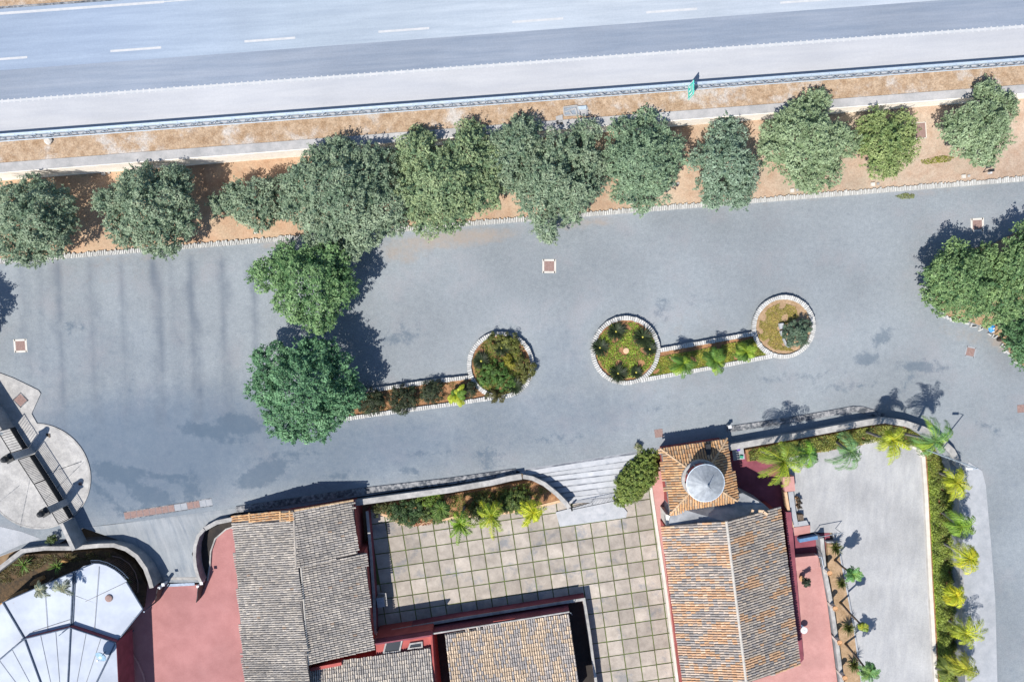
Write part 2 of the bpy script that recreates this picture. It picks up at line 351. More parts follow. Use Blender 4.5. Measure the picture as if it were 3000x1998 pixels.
# motorway
def gslab(name, f1, f2, us, mt, pj, colf):
    b = MB()
    for u in us: 
        a_, c_ = pj(u, f1(u)), pj(u, f2(u)); n = len(b.v)
        b.v += [tuple(a_), tuple(c_), (c_.x, c_.y, -1.8), (a_.x, a_.y, -1.8)]; b.c += [colf(u)]*4
        if n:
            p = n-4; b.f += [(p, p+1, n+1, n), (p+1, p+2, n+2, n+1), (p+3, p, n, n+3)]; b.m += [0]*3
    o = b.build(name, mt, color=True); o['kind'] = 'structure'; return o
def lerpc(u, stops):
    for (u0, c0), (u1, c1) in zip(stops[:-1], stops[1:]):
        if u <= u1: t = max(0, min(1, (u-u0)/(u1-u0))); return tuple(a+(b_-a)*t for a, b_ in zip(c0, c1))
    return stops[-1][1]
UL, UR = -3800, 6800
Ledge, Llane, Lrail, Lw1, Lw2, Lw3 = line(298, -.0733), line(207, -.0745), line(412, -.0745), line(478, -.0765), line(506, -.0775), line(527, -.0793)
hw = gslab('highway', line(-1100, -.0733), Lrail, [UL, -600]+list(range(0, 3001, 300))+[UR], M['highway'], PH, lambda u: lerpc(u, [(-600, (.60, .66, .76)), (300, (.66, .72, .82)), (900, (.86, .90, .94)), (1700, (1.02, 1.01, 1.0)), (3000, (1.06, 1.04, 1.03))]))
def hsheet(name, f1, f2, mt, u0=UL, u1=UR, dz=.004):
    b = MB(); b.add([PH(u0, f2(u0), dz), PH(u1, f2(u1), dz), PH(u1, f1(u1), dz), PH(u0, f1(u0), dz)], [(0, 1, 2, 3)]); return b.build(name, mt, hw)
hsheet('worn_lane', Llane, lambda u: Ledge(u)-4, M['lane'])
hsheet('shoulder', lambda u: Ledge(u)+4, lambda u: Lrail(u)-1, M['shoulder'])
hsheet('edge_line', lambda u: Ledge(u)-3.5, lambda u: Ledge(u)+3.5, M['paint'], dz=.009)
b = MB()
for i in range(170):
    u = 6+i*18.0; v = Ledge(u)
    b.add([PH(u-2.2, v+6.5, .013), PH(u+2.2, v+6.5, .013), PH(u+2.2, v-6.5, .013), PH(u-2.2, v-6.5, .013)], [(0, 1, 2, 3)])
o = b.build('rumble_bar', M['paint'], hw); o['kind'] = 'stuff'
for i in range(-3, 12):
    u0 = -69+392.5*i; f = line(174.5, -.0722)
    hsheet('lane_dash', lambda u: f(u)-3.6, lambda u: f(u)+3.0, M['paint'], u0, u0+149, .009)
hsheet('median_line', lambda u: 37-.0715*u, lambda u: 44.5-.0715*u, M['paint'], UL, 480, .009)
hsheet('median_line', lambda u: 38.5-.0715*u, lambda u: 42-.0715*u, M['paint'], 480, UR, .009)
hsheet('median_strip', lambda u: -1-.0715*u, lambda u: 20-.0715*u, M['verge_dry'], dz=.05)
hsheet('median_strip', lambda u: -60-.0715*u, lambda u: 2-.0715*u, M['concrete'], dz=.08)
b = MB(); b.strip([PH(UL, 24.5-.0715*UL), PH(UR, 24.5-.0715*UR)], .12, [PH(UL, 0).z-.3, PH(UR, 0).z-.3], [PH(UL, 24).z+.12, PH(UR, 24).z+.12]); b.build('median_kerb', M['kerbside'], hw)
slab('highway_verge', [PH(UL, Lrail(UL), .03), PH(UR, Lrail(UR), .03), PH(UR, Lw1(UR), .03), PH(UL, Lw1(UL), .03)], M['verge_dry'])
# retaining wall below the motorway
rw = thing('retaining_wall', 'long pale concrete retaining wall between the motorway verge and the tree row', 'wall', PH(1500, Lw2(1500)))
b = MB(); b.prism([PH(UL, Lw1(UL), .10), PH(UR, Lw1(UR), .10), PH(UR, Lw2(UR), .10), PH(UL, Lw2(UL), .10)], -1.8); b.build('wall_top', M['concrete'], rw)
a0, a1 = PH(UL, Lw2(UL), .07), PH(UR, Lw2(UR), .07)
b = MB(); dn = Vector((a1.y-a0.y, -(a1.x-a0.x), 0)).normalized()*.05
b.add([a0+dn, a1+dn, Vector((a1.x, a1.y, 0))+dn, Vector((a0.x, a0.y, 0))+dn, a0-dn, a1-dn, Vector((a1.x, a1.y, 0))-dn, Vector((a0.x, a0.y, 0))-dn],
      [(0, 3, 2, 1), (4, 5, 6, 7), (0, 1, 5, 4), (3, 7, 6, 2), (0, 4, 7, 3), (1, 2, 6, 5)]); b.build('wall_face', M['wallface'], rw)
# verge with the trees
Lk_ = line(765, -.0807)
vs_ = gslab('planted_verge', Lw3, lambda u: Lk_(u)-4, [UL, -600]+list(range(0, 3001, 300))+[UR], M['verge_soil'], lambda u, v: P(u, v, .10), lambda u: lerpc(u, [(-600, (1, .98, .95)), (900, (1.02, 1, 1)), (1800, (1, 1.05, 1.10)), (2600, (.98, 1.08, 1.22))]))

# guardrail
gr = thing('guardrail', 'galvanised steel guardrail with braced posts along the edge of the motorway', 'guardrail', PH(1500, 287))
Lb, Lp, Lr = line(398.5, -.0744), line(406, -.0745), line(415, -.0747)
p0, p1 = PH(-900, Lb(-900), .62), PH(3900, Lb(3900), .62)
dv = (p1-p0).normalized(); nv_ = Vector((-dv.y, dv.x, 0)).normalized()
b = MB(); prof = [(.10, .86), (.16, .79), (.10, .72), (.16, .65), (.10, .58), (.16, .51), (.10, .44), (-.10, .44), (-.13, .65), (-.10, .86)]
vs = []
for p in (p0, p1):
    for o_, z_ in prof: vs.append(p+nv_*(o_*.9)+Vector((0, 0, z_-.62)))
n = len(prof); b.add(vs, [tuple(range(n)), tuple(range(2*n-1, n-1, -1))]+[(i, n+i, n+(i+1) % n, (i+1) % n) for i in range(n)])
b.build('beam', M['galv'], gr)
b = MB(); b.tube([PH(-900, Lr(-900), .45), PH(3900, Lr(3900), .45)], .045, 6); b.build('rear_rail', M['galv'], gr)
b = MB(); b.tube([PH(-900, Lr(-900)-5, .72), PH(3900, Lr(3900)-5, .72)], .03, 5); b.build('tension_rod', M['galv_dark'], gr)
# one post with its spacer, shared
b = MB(); b.box((0, 0, .38), (.13, .07, .96)); b.box((0, .08, .70), (.09, .16, .10)); b.add([(-.27, -.16, .80), (.27, -.16, .80), (0, .12, .80), (-.27, -.16, .74), (.27, -.16, .74), (0, .12, .74)], [(0, 1, 2), (5, 4, 3), (0, 3, 4, 1), (1, 4, 5, 2), (2, 5, 3, 0)])
b.box((0, -.17, .46), (.06, .34, .06))
pm = b.build('post', M['galv_dark']); post_me = pm.data; bpy.data.objects.remove(pm)
b = MB(); b.tube([(0, 0, .70), (.85, -.32, .48)], .045, 5); b.tube([(.85, -.32, .50), (1.62, 0, .74)], .036, 5)
pm = b.build('brace', M['galv_dark']); brace_me = pm.data; bpy.data.objects.remove(pm)
for i in range(-6, 66):
    u = 10+52.3*i; q = PH(u, Lp(u), 0)
    inst('post', post_me, q, RA, gr); inst('brace', brace_me, q, RA, gr)

# stone kerb along the tree verge
sk = thing('stone_kerb', 'long low white stone kerb between the parking lot and the orange tree verge', 'kerb', P(1500, 640, 0))
rk = random.Random(5)
k0, k1 = P(-60, Lk_(-60)+2, 0), P(3060, Lk_(3060)+2, 0); kd = (k1-k0); kl = kd.length; kd.normalize(); kn = Vector((-kd.y, kd.x, 0)); ka = atan2(kd.y, kd.x)
b = MB(); b.strip([P(-2500, Lk_(-2500)+2), P(4600, Lk_(4600)+2)], .34, -.05, .16); b.build('kerb_base', M['coping'], sk)
b = MB(); s_ = 0.0
while s_ < kl:
    w_ = rk.uniform(.10, .19); l_ = rk.uniform(.36, .58); c = k0+kd*(s_+w_/2)+kn*(l_/2-.24); g = rk.uniform(.82, 1.08)
    b.box((c.x, c.y, .13), (w_*.9, l_, .22+rk.uniform(-.02, .05)), ka+rk.uniform(-.1, .1), (g, g, g*.98), 0, .88); s_ += w_+.02
o = b.build('kerb_stone', M['stone'], sk, color=True); o['kind'] = 'stuff'

# ================================================================ leaf and tile builders
def leaf_quads(cen, nrm, size, rng, aspect=.5):
    n = len(cen); nrm = nrm/np.maximum(np.linalg.norm(nrm, axis=1, keepdims=True), 1e-6)
    r = rng.normal(size=(n, 3)); u = np.cross(nrm, r); u /= np.maximum(np.linalg.norm(u, axis=1, keepdims=True), 1e-6); w = np.cross(nrm, u)
    s = size[:, None]; k = rng.uniform(.55, .75, (n, 1))*0
    q = np.stack([cen-u*s, cen+w*s*aspect-u*s*k, cen+u*s, cen-w*s*aspect], 1)
    return q.reshape(-1, 3)
def rdir(rng, n, zmin=-1.0):
    z = rng.uniform(zmin, 1, n); a = rng.uniform(0, 2*pi, n); r = np.sqrt(np.maximum(0, 1-z*z))
    return np.stack([r*np.cos(a), r*np.sin(a), z], 1)
def foliage(lobes, rng, base, rc=.45, dens=1.25, nl=90, leaf=.115, zmin=-.35, vari=.18, tip=None, zs=.8, inner=.28, fill=1.0):
    """lobes: (x,y,z,r). returns verts, cols"""
    V, Cc = [], []; base = np.array(base)*1.22; tip = np.array(tip if tip is not None else base*np.array([1.25, 1.12, .95]))
    for li, (x, y, z, r) in enumerate(lobes):
        rcl = min(rc, r*.6); n = max(3, int(dens*2.2*(r/rcl)**2*fill))
        d = rdir(rng, n, zmin); rad = r*(.70+.46*rng.random(n)**.8)
        rad[rng.random(n) < inner] *= rng.uniform(.45, .8)
        c = np.array([x, y, z])+d*rad[:, None]*np.array([1, 1, zs])
        keep = np.ones(n, bool)
        for lj, (x2, y2, z2, r2) in enumerate(lobes):
            if lj != li:
                dd = (c-np.array([x2, y2, z2]))/np.array([1, 1, zs]); keep &= np.linalg.norm(dd, axis=1) > .62*r2
        c = c[keep]; d = d[keep]; n = len(c)
        if not n: continue
        cr = rcl*rng.uniform(.45, 1.25, n); cnt = np.maximum(8, (nl*(cr/rcl)**2).astype(int)); idx = np.repeat(np.arange(n), cnt); m = len(idx)
        d2 = rdir(rng, m); rr = (cr[idx]*(.35+.65*np.sqrt(rng.random(m))))[:, None]
        p = c[idx]+d2*rr*np.array([1, 1, .75])
        nr = d2*.5+d[idx]*.35+np.array([0, 0, .65])+rng.normal(size=(m, 3))*.36
        V.append(leaf_quads(p, nr, leaf*rng.uniform(.65, 1.35, m), rng))
        t = np.clip(rng.normal(.35, .33, n), 0, 1)[idx][:, None]
        k = ((1+vari*rng.normal(size=n))[idx]*(1+.16*rng.normal(size=m)))[:, None]
        Cc.append(np.repeat(np.clip((base*(1-t)+tip*t)*k, .004, .6), 4, 0))
    return np.concatenate(V), np.concatenate(Cc)
def tree_crown(lobes, rng, base, tip, leaf=.10, dens=1150, zs=.8):
    """leaves on a bumpy shell round each lobe, feathery sprays at the edge, and a sparse inner fill"""
    base = np.array(base); tip = np.array(tip); V, Cc = [], []
    K = rng.normal(size=(9, 3)); K /= np.linalg.norm(K, axis=1, keepdims=True); K *= np.concatenate([rng.uniform(2.0, 4.2, 5), rng.uniform(5.5, 9, 4)])[:, None]; ph = rng.uniform(0, 6.28, 9); am = np.array([1]*5+[.55]*4)
    f3 = lambda p: (np.sin(p@K.T+ph)*am).sum(1)/3.2
    def keep_out(c, li, k=.66):
        m = np.ones(len(c), bool)
        for lj, (x2, y2, z2, r2) in enumerate(lobes):
            if lj != li: m &= np.linalg.norm((c-np.array([x2, y2, z2]))/np.array([1, 1, zs]), axis=1) > k*r2
        return m
    for li, (x, y, z, r) in enumerate(lobes):
        o = np.array([x, y, z]); n = int(dens*r*r)
        d = rdir(rng, n, -.35); c = o+d*r*np.array([1, 1, zs]); f = f3(c)
        rad = r*.85+.62*f*min(1, r/1.3)+rng.normal(0, .08, n); inn = rng.random(n) < .22; rad[inn] -= r*rng.uniform(.1, .4, inn.sum())
        p = o+d*rad[:, None]*np.array([1, 1, zs]); m = keep_out(p, li); p, d, f = p[m], d[m], f[m]; n = len(p)
        nr = d*.55+np.array([0, 0, .6])+rng.normal(size=(n, 3))*.40
        V.append(leaf_quads(p, nr, leaf*rng.uniform(.6, 1.35, n), rng))
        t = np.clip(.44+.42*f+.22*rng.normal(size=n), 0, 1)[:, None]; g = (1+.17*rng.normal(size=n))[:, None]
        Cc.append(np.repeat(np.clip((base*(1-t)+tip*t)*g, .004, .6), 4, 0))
        ns = int(42*r); d = rdir(rng, ns, -.25); q = d+np.array([0, 0, .1])+rng.normal(size=(ns, 3))*.35; q /= np.linalg.norm(q, axis=1, keepdims=True)
        s0 = o+d*r*.92*np.array([1, 1, zs]); m = keep_out(s0, li, .95); s0, q = s0[m], q[m]; ns = len(s0)
        if ns:
            ln = rng.uniform(.25, .75, ns); k = 22; idx = np.repeat(np.arange(ns), k); t = rng.random(ns*k); p = s0[idx]+q[idx]*(ln[idx]*t)[:, None]+rng.normal(size=(ns*k, 3))*(.10*(1-.6*t))[:, None]
            nr = rng.normal(size=(ns*k, 3))*.5+np.array([0, 0, .7])+q[idx]*.3
            V.append(leaf_quads(p, nr, leaf*.85*rng.uniform(.6, 1.3, ns*k), rng)); tt = np.clip(.5+.3*rng.normal(size=ns), 0, 1)[idx][:, None]
            Cc.append(np.repeat(np.clip((base*(1-tt)+tip*tt)*(1+.15*rng.normal(size=(ns*k, 1))), .004, .6), 4, 0))
    return np.concatenate(V), np.concatenate(Cc)
def trunk(parent, base, top, r0, r1, lobes, rng, bend=.25):
    b = MB(); base = Vector(base); top = Vector(top); mid = base.lerp(top, .5)+Vector((rng.uniform(-bend, bend), rng.uniform(-bend, bend), 0))
    b.tube([base-Vector((0, 0, .1)), base.lerp(mid, .5), mid, top], [r0*1.25, r0, (r0+r1)/2, r1], 8); b.build('trunk', M['bark'], parent, smooth=True)
    for (x, y, z, r) in lobes:
        e = Vector((x, y, z)); s_ = mid.lerp(top, rng.uniform(.2, .9)); bb = MB()
        bb.tube([s_, s_.lerp(e, .5)+Vector((0, 0, rng.uniform(0, .3))), e], [r1*.75, r1*.5, r1*.2], 6); bb.build('limb', M['bark'], parent, smooth=True)

def newell(p):
    n = Vector((0, 0, 0))
    for i in range(len(p)):
        a, c = p[i], p[(i+1) % len(p)]; n += Vector(((a.y-c.y)*(a.z+c.z), (a.z-c.z)*(a.x+c.x), (a.x-c.x)*(a.y+c.y)))
    n.normalize(); return n if n.z > 0 else -n
def inpoly(x, y, poly):
    c = False; j = len(poly)-1
    for i in range(len(poly)):
        xi, yi = poly[i]; xj, yj = poly[j]
        if (yi > y) != (yj > y) and x < (xj-xi)*(y-yi)/(yj-yi)+xi: c = not c
        j = i
    return c
def tile_roof(parent, poly, down, colf, seed, pitch=.215, course=.36, name='roof_tile', jit=.012, r=.085):
    """barrel tiles laid down the slope of a planar roof face"""
    rng = random.Random(seed); n = newell(poly); c0 = sum(poly, Vector())/len(poly)
    d = Vector(down); d = (d-n*d.dot(n)).normalized(); a = n.cross(d).normalized()
    P2 = [((p-c0).dot(a), (p-c0).dot(d)) for p in poly]
    a0, a1 = min(p[0] for p in P2), max(p[0] for p in P2); d0, d1 = min(p[1] for p in P2), max(p[1] for p in P2)
    V, Cc = [], []; prof = [(-1, -.1), (-.72, .66), (0, 1), (.72, .66), (1, -.1)]
    nc = max(1, int((a1-a0)/pitch)); pa = (a1-a0)/nc
    for i in range(nc):
        ac = a0+(i+.5)*pa; off = rng.uniform(-.03, .03); nr_ = int((d1-d0)/course)+1
        for j in range(nr_):
            dc = d0+(j+.5)*course+off
            if not inpoly(ac, dc, P2): continue
            col = colf(rng, ac, dc, c0+a*ac+d*dc); sx = ac+rng.uniform(-jit, jit); sl = course*.60; sk_ = rng.uniform(-.02, .02); lift = rng.uniform(.0, .02)
            ring = []
            for t, rr, hh in ((-1, .86, .0), (1, 1.06, .028)):
                ring.append([c0+a*(sx+x*r*rr+t*sk_)+d*(dc+t*sl)+n*(max(0, z)*r*.9*rr+hh+lift+.005) for x, z in prof])
            for k in range(4): V += [ring[0][k], ring[0][k+1], ring[1][k+1], ring[1][k]]; Cc += [col]*4
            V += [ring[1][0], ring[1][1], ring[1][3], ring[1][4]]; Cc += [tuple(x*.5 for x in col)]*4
    b = MB(); top = [p+n*.0 for p in poly]; b.add(top+[p-n*.14 for p in poly], [tuple(range(len(poly))), tuple(range(2*len(poly)-1, len(poly)-1, -1))]+
          [(len(poly)+i, len(poly)+(i+1) % len(poly), (i+1) % len(poly), i) for i in range(len(poly))])
    b.build('roof_deck', M['deck'], parent)
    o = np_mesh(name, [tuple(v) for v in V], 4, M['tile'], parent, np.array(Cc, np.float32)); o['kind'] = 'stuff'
    return o
def ridge_caps(parent, p, q, col, r=.11, mt=None, name='ridge_tile', step=.42, seed=1):
    rng = random.Random(seed); L_ = (q-p).length; n = max(1, int(L_/step)); b = MB()
    for i in range(n):
        s0 = p.lerp(q, i/n); s1 = p.lerp(q, (i+1.12)/n); g = rng.uniform(.8, 1.12)
        b.tube([s0+Vector((0, 0, .0)), s1+Vector((0, 0, .02))], [r*.88, r*1.05], 7, tuple(x*g for x in col))
    o = b.build(name, mt or M['tile'], parent, color=True); o['kind'] = 'stuff'; return o

# ---------------------------------------------------------------- palms
def frond(V, Cc, base, az, el, L_, droop, wid, nleaf, col, rng, wind=(0, 0), hang=.35, lw=.035):
    K = 9; pts = [np.array(base, float)]; ds = []
    h = np.array([cos(az), sin(az), 0.0]); w_ = np.array([wind[0], wind[1], 0.0])
    for i in range(K):
        t = i/(K-1); e = el-droop*t**1.2; d = h*cos(e)+np.array([0, 0, sin(e)])+w_*(t*1.1); d /= np.linalg.norm(d)
        ds.append(d); pts.append(pts[-1]+d*L_/K)
    pts = np.array(pts); up = np.array([0, 0, 1.0])
    for i in range(K):                                   # midrib
        d = ds[i]; s = np.cross(d, up); s /= max(np.linalg.norm(s), 1e-6); k0, k1 = .035*(1-i/K)+.008, .035*(1-(i+1)/K)+.008
        V += [pts[i]-s*k0, pts[i+1]-s*k1, pts[i+1]+s*k1, pts[i]+s*k0]; Cc += [np.array(col)*np.array([1.15, 1.0, .8])]*4
    for j in range(nleaf):
        t = (.10+.90*j/(nleaf-1)); f = t*K; i = min(K-1, int(f)); p = pts[i]+(pts[i+1]-pts[i])*(f-i); d = ds[i]
        s = np.cross(d, up); s /= max(np.linalg.norm(s), 1e-6); nn = np.cross(s, d)
        ll = wid*(sin(pi*(.14+.80*t)))**.7
        for sg in (-1, 1):
            q = s*sg*.82+d*rng.uniform(.35, .7)-up*hang*rng.uniform(.4, 1.5)+w_*.5+nn*rng.uniform(-.15, .2); q /= np.linalg.norm(q); g = rng.uniform(.72, 1.25)
            m_ = p+q*ll*.5+up*.02; e = p+q*ll*rng.uniform(.85, 1.1)-up*hang*.22*ll
            V += [p-d*lw*.6, m_-d*lw, e, m_+d*lw]; Cc += [np.array(col)*g]*4
def palm(name, label, cat, base_uvz, crown_uv, crown_z, nf, L_, col, seed, group=None, wind=(0, 0), droop=1.9, wid=.5, r=.13, nleaf=26, trunk_mat=None, el=(.25, 1.25), hang=.35, tip=None, lw=.05, pname='frond', azr=None):
    rng = random.Random(seed); base = P(*base_uvz); top = P(crown_uv[0], crown_uv[1], crown_z)
    t = thing(name, label, cat, base, group)
    b = MB(); mid = base.lerp(top, .5)+Vector((rng.uniform(-.06, .06), rng.uniform(-.06, .06), 0))
    b.tube([base-Vector((0, 0, .15)), base.lerp(top, .15), mid, top], [r*1.5, r*1.1, r, r*.8], 9); b.build('trunk', trunk_mat or M['palmtrunk'], t, smooth=True)
    gapc = rng.uniform(0, 2*pi)
    for i in range(nf):
        V, Cc = [], []; az = 2*pi*i/nf*1.0+rng.uniform(-.35, .35)+(seed % 7)
        if azr: az = azr[0]+rng.uniform(-azr[1], azr[1])
        k = rng.random(); Lf = L_*(rng.uniform(.45, .7) if cos(az-gapc) > .45 and rng.random() < .8 else rng.uniform(.8, 1.18)); c = np.array(col)*2.1*rng.uniform(.8, 1.2)
        if tip is not None and rng.random() < .45: c = np.array(tip)*1.95*rng.uniform(.85, 1.15)
        frond(V, Cc, top, az, el[0]+(el[1]-el[0])*k, Lf, droop*rng.uniform(.8, 1.15), wid, nleaf, c, rng, wind, hang, lw)
        np_mesh(pname, np.array(V), 4, M['leaf'], t, np.array(Cc))
    return t
def rosette(name, label, cat, uvz, rad, n, col, seed, group=None, el=(.15, 1.1), droop=.5, heart=(.45, .40, .10), width=.10, parted=False, lw=.05):
    """spiky plant: stiff leaves from one heart"""
    rng = random.Random(seed); base = P(*uvz); t = thing(name, label, cat, base, group); V, Cc = [], []
    for i in range(n):
        az = rng.uniform(0, 2*pi); e = rng.uniform(*el); L_ = rad*rng.uniform(.8, 1.15)/max(.45, cos(e*.6)); g = rng.uniform(.7, 1.3)
        p = np.array(base)+np.array([0, 0, .12]); h = np.array([cos(az), sin(az), 0]); s = np.array([-sin(az), cos(az), 0]); prev = p; K = 4
        for k in range(K):
            ee = e-droop*(k/K); q = prev+(h*cos(ee)+np.array([0, 0, sin(ee)]))*L_/K; w0 = width*(1-k/K)*.5+.004; w1 = width*(1-(k+1)/K)*.5+.004
            V += [prev-s*w0, q-s*w1, q+s*w1, prev+s*w0]; Cc += [np.array(col)*g*(1.15 if k > 1 else .9)]*4; prev = q
    np_mesh('leaf_blade', np.array(V), 4, M['leaf'], t, np.array(Cc))
    b = MB(); b.lathe((base.x, base.y, base.z), [(.10, -.05), (.12, .1), (.09, .22), (.02, .28)], 8, heart); b.build('heart', M['leaf'], t, smooth=True, color=True)
    return t
def shrub(name, label, cat, lobes_px, z, col, seed, group=None, rc=.16, leaf=.055, nl=32, dens=1.3, tip=None, hz=.75, zmin=-.1):
    """lobes_px: (u,v,r_px,zc above z)"""
    rng = np.random.default_rng(seed); base = P(lobes_px[0][0], lobes_px[0][1], z); t = thing(name, label, cat, base, group)
    L_ = []
    for u, v, r, zc in lobes_px: c = P(u, v, z+zc); L_.append((c.x, c.y, c.z, r*(H-z-zc)/F))
    V, Cc = foliage(L_, rng, col, rc, dens, nl, leaf, zmin=zmin, tip=tip, zs=hz); np_mesh('foliage', V, 4, M['leaf'], t, Cc)
    b = MB()
    for x, y, zz, r in L_[:4]: b.tube([(base.x, base.y, z-.05), ((base.x+x)/2, (base.y+y)/2, (z+zz)/2), (x, y, zz)], [.05, .035, .015], 5)
    b.build('stem', M['bark'], t); return t
def cover(name, poly_px, z, col, seed, n, hgt=.25, leaf=.06, tip=None, label=None, cat=None, patch=None):
    """low ground cover nobody could count: one object"""
    rng = np.random.default_rng(seed); pts = [P(u, v, z) for u, v in poly_px]; xy = [(p.x, p.y) for p in pts]
    x0, x1 = min(p[0] for p in xy), max(p[0] for p in xy); y0, y1 = min(p[1] for p in xy), max(p[1] for p in xy); out = []
    while len(out) < n:
        x = rng.uniform(x0, x1); y = rng.uniform(y0, y1)
        if inpoly(x, y, xy): out.append((x, y))
    a = np.array(out); h = .5+.5*np.sin(a[:, 0]*3.1+1.3*np.sin(a[:, 1]*2.3))*np.sin(a[:, 1]*2.7+seed)
    if patch: k = h > patch; a = a[k]; h = h[k]
    zz = z+rng.random(len(a))*hgt*(.35+.65*h)
    p = np.column_stack([a, zz]); nr = rdir(rng, len(a), .0)+np.array([0, 0, .5]); V = leaf_quads(p, nr, leaf*rng.uniform(.6, 1.4, len(a)), rng, .4)
    t = np.clip(h+rng.normal(0, .25, len(a)), 0, 1)[:, None]; c0 = np.array(col)*1.35; c1 = np.array(tip if tip else col)*1.3; cc = (c0*(1-t)+c1*t)*(1+.22*rng.normal(size=(len(a), 1)))
    o = np_mesh(name, V, 4, M['leaf'], None, np.repeat(np.clip(cc, .004, .7), 4, 0)); return tag(o, label, cat, None, 'stuff')

# ================================================================ compound: floors
ZP = -1.5; ZR = -1.0
# pale ground around the entrance gate
C0 = P(110, 1395, 0); CR = 157*H/F
b = MB(); b.prism([Vector((C0.x+CR*cos(2*pi*i/72), C0.y+CR*sin(2*pi*i/72), .06)) for i in range(72)], -.05); pc = b.build('paved_circle', M['circle']); pc['kind'] = 'structure'
b = MB(); b.strip([(C0.x+CR*cos(2*pi*i/72), C0.y+CR*sin(2*pi*i/72)) for i in range(72)], .16, -.05, .075, True); b.build('circle_border', M['coping'], pc)
for k, (u0, v0, u1, v1) in enumerate([(125, 1470, 247, 1352), (110, 1395, 240, 1352), (60, 1420, -40, 1500), (90, 1400, 60, 1545), (175, 1375, 240, 1350)]):
    b = MB(); b.strip([P(u0, v0), P(u1, v1)], .05, .05, .063); b.build('paving_joint', M['kerbside'], pc)
slab('corner_pavement', px([(-700, 1020), (-30, 1082), (40, 1108), (112, 1143), (119, 1153), (92, 1212), (108, 1240), (20, 1270), (-700, 1100)], .08), M['circle'], -.05)
slab('entrance_road', px([(-700, 1560), (-10, 1540), (60, 1556), (120, 1578), (60, 1596), (-10, 1628), (-160, 1712), (-700, 1900)], .012), M['palepave'], -.05)
lf = [(240, 1545, .006), (400, 1590, -.28), (452, 1640, -.62), (480, 1694, -1.0), (482, 1712, -1.0)]; rt = [(690, 1500, .006), (592, 1556, -.28), (562, 1622, -.62), (584, 1694, -1.0), (590, 1712, -1.0)]
b = MB(); vs = [];
for l_, r_ in zip(lf, rt):
    a_, c_ = P(*l_), P(*r_)
    a_ = a_+(a_-c_).normalized()*(.6 if l_[0] > 240 else 0); vs += [a_, c_]
b.add(vs, [(2*i, 2*i+2, 2*i+3, 2*i+1) for i in range(4)]); b.build('driveway', M['drive'])['kind'] = 'structure'
slab('drive_apron', px([(225, 1549), (400, 1527), (560, 1505), (690, 1488), (690, 1500), (240, 1545)], .010), M['drive'], -.05)
slab('red_courtyard', px([(330, 1716), (480, 1706), (590, 1706), (600, 1650), (640, 1560), (700, 1540), (900, 1540), (900, 2500), (-600, 2500), (-600, 1960), (-20, 1860), (200, 1700)], ZR), M['pinkcourt'])
slab('wall_bed', px([(590, 1700), (574, 1640), (576, 1595), (600, 1556), (645, 1535), (695, 1524), (700, 1536), (660, 1548), (628, 1576), (615, 1620), (612, 1660), (606, 1700)], ZR+.08), M['darkgap'])  # bed floor coloured dark for the curved wall's shadow
b = MB(); b.strip([P(u, v, ZR+.16) for u, v in [(608, 1700), (614, 1660), (617, 1615), (630, 1578), (662, 1550), (702, 1537)]], .14, -1.8, ZR+.16); b.build('bed_rim', M['coping'])['kind'] = 'structure'
b = MB(); b.strip([P(478, 1694, -.98), P(588, 1694, -.98)], .28, -1.2, -.955); b.build('threshold', M['coping'])['kind'] = 'structure'
b = MB(); b.strip([P(u, v, ZR) for u, v in [(330, 1866), (352, 1876), (382, 1905), (405, 1940), (420, 1975), (428, 2010), (432, 2060)]], .16, -1.2, ZR+.06); b.build('court_kerb', M['pink'])['kind'] = 'structure'

# patio of square slabs
pat_px = [(1085, 1500), (1500, 1420), (1990, 1350), (2010, 1540), (2060, 1998), (2110, 2500), (1000, 2500), (1060, 1860)]
patio = slab('patio', px(pat_px, ZP-.05), M['joint'])
o0 = P(1413.6, 1578, ZP); e1 = (P(1458.7, 1571.4, ZP)-o0); e2 = (P(1420.1, 1621.8, ZP)-o0); sw = e1.length; sh_ = e2.length
pb = [(p.x, p.y) for p in px([(1118, 1500), (1330, 1465), (1500, 1430), (1800, 1400), (1930, 1390), (1950, 1540), (2000, 1998), (2010, 2120), (1120, 2120), (1086, 1856), (1092, 1500)], ZP)]
rp = random.Random(11)
def slab_mesh(w, h, rnd):
    b = MB(); b.box((0, 0, 0), (w, h, .09), 0, (rnd, rnd, rnd), 0, .985); o = b.build('paving_slab', M['slab'], color=True); me = o.data; bpy.data.objects.remove(o); return me
sl_me = [slab_mesh(sw-.085, sh_-.085, g) for g in (.84, .95, 1.0, 1.05, 1.10)]
rz_ = atan2(e1.y, e1.x)
for i in range(-9, 15):
    for j in range(-4, 14):
        c = o0+e1*(i+.5)+e2*(j+.5)
        if not inpoly(c.x, c.y, pb): continue
        inst('paving_slab', sl_me[rp.choice([0, 1, 1, 2, 2, 3, 3, 4]) if rp.random() < .8 else 0], (c.x, c.y, ZP-.045+rp.uniform(-.012, .012)), rz_+rp.uniform(-.008, .008), patio, (1, 1, 1), (rp.uniform(-.006, .006), rp.uniform(-.006, .006)))

# narrow pink path and white kerb west of the right house
slab('pink_path', px([(1905, 1380), (1942, 1380), (1950, 1545), (2012, 2010), (2060, 2400), (2035, 2400), (1990, 1998), (1928, 1545)], ZP+.25), M['pink'])
b = MB(); b.strip([P(u, v, ZP+.32) for u, v in [(1903, 1400), (1917, 1500), (1947, 1700), (1985, 1998), (2040, 2400)]], .26, -1.8, ZP+.32); b.build('patio_kerb', M['cream'])['kind'] = 'structure'

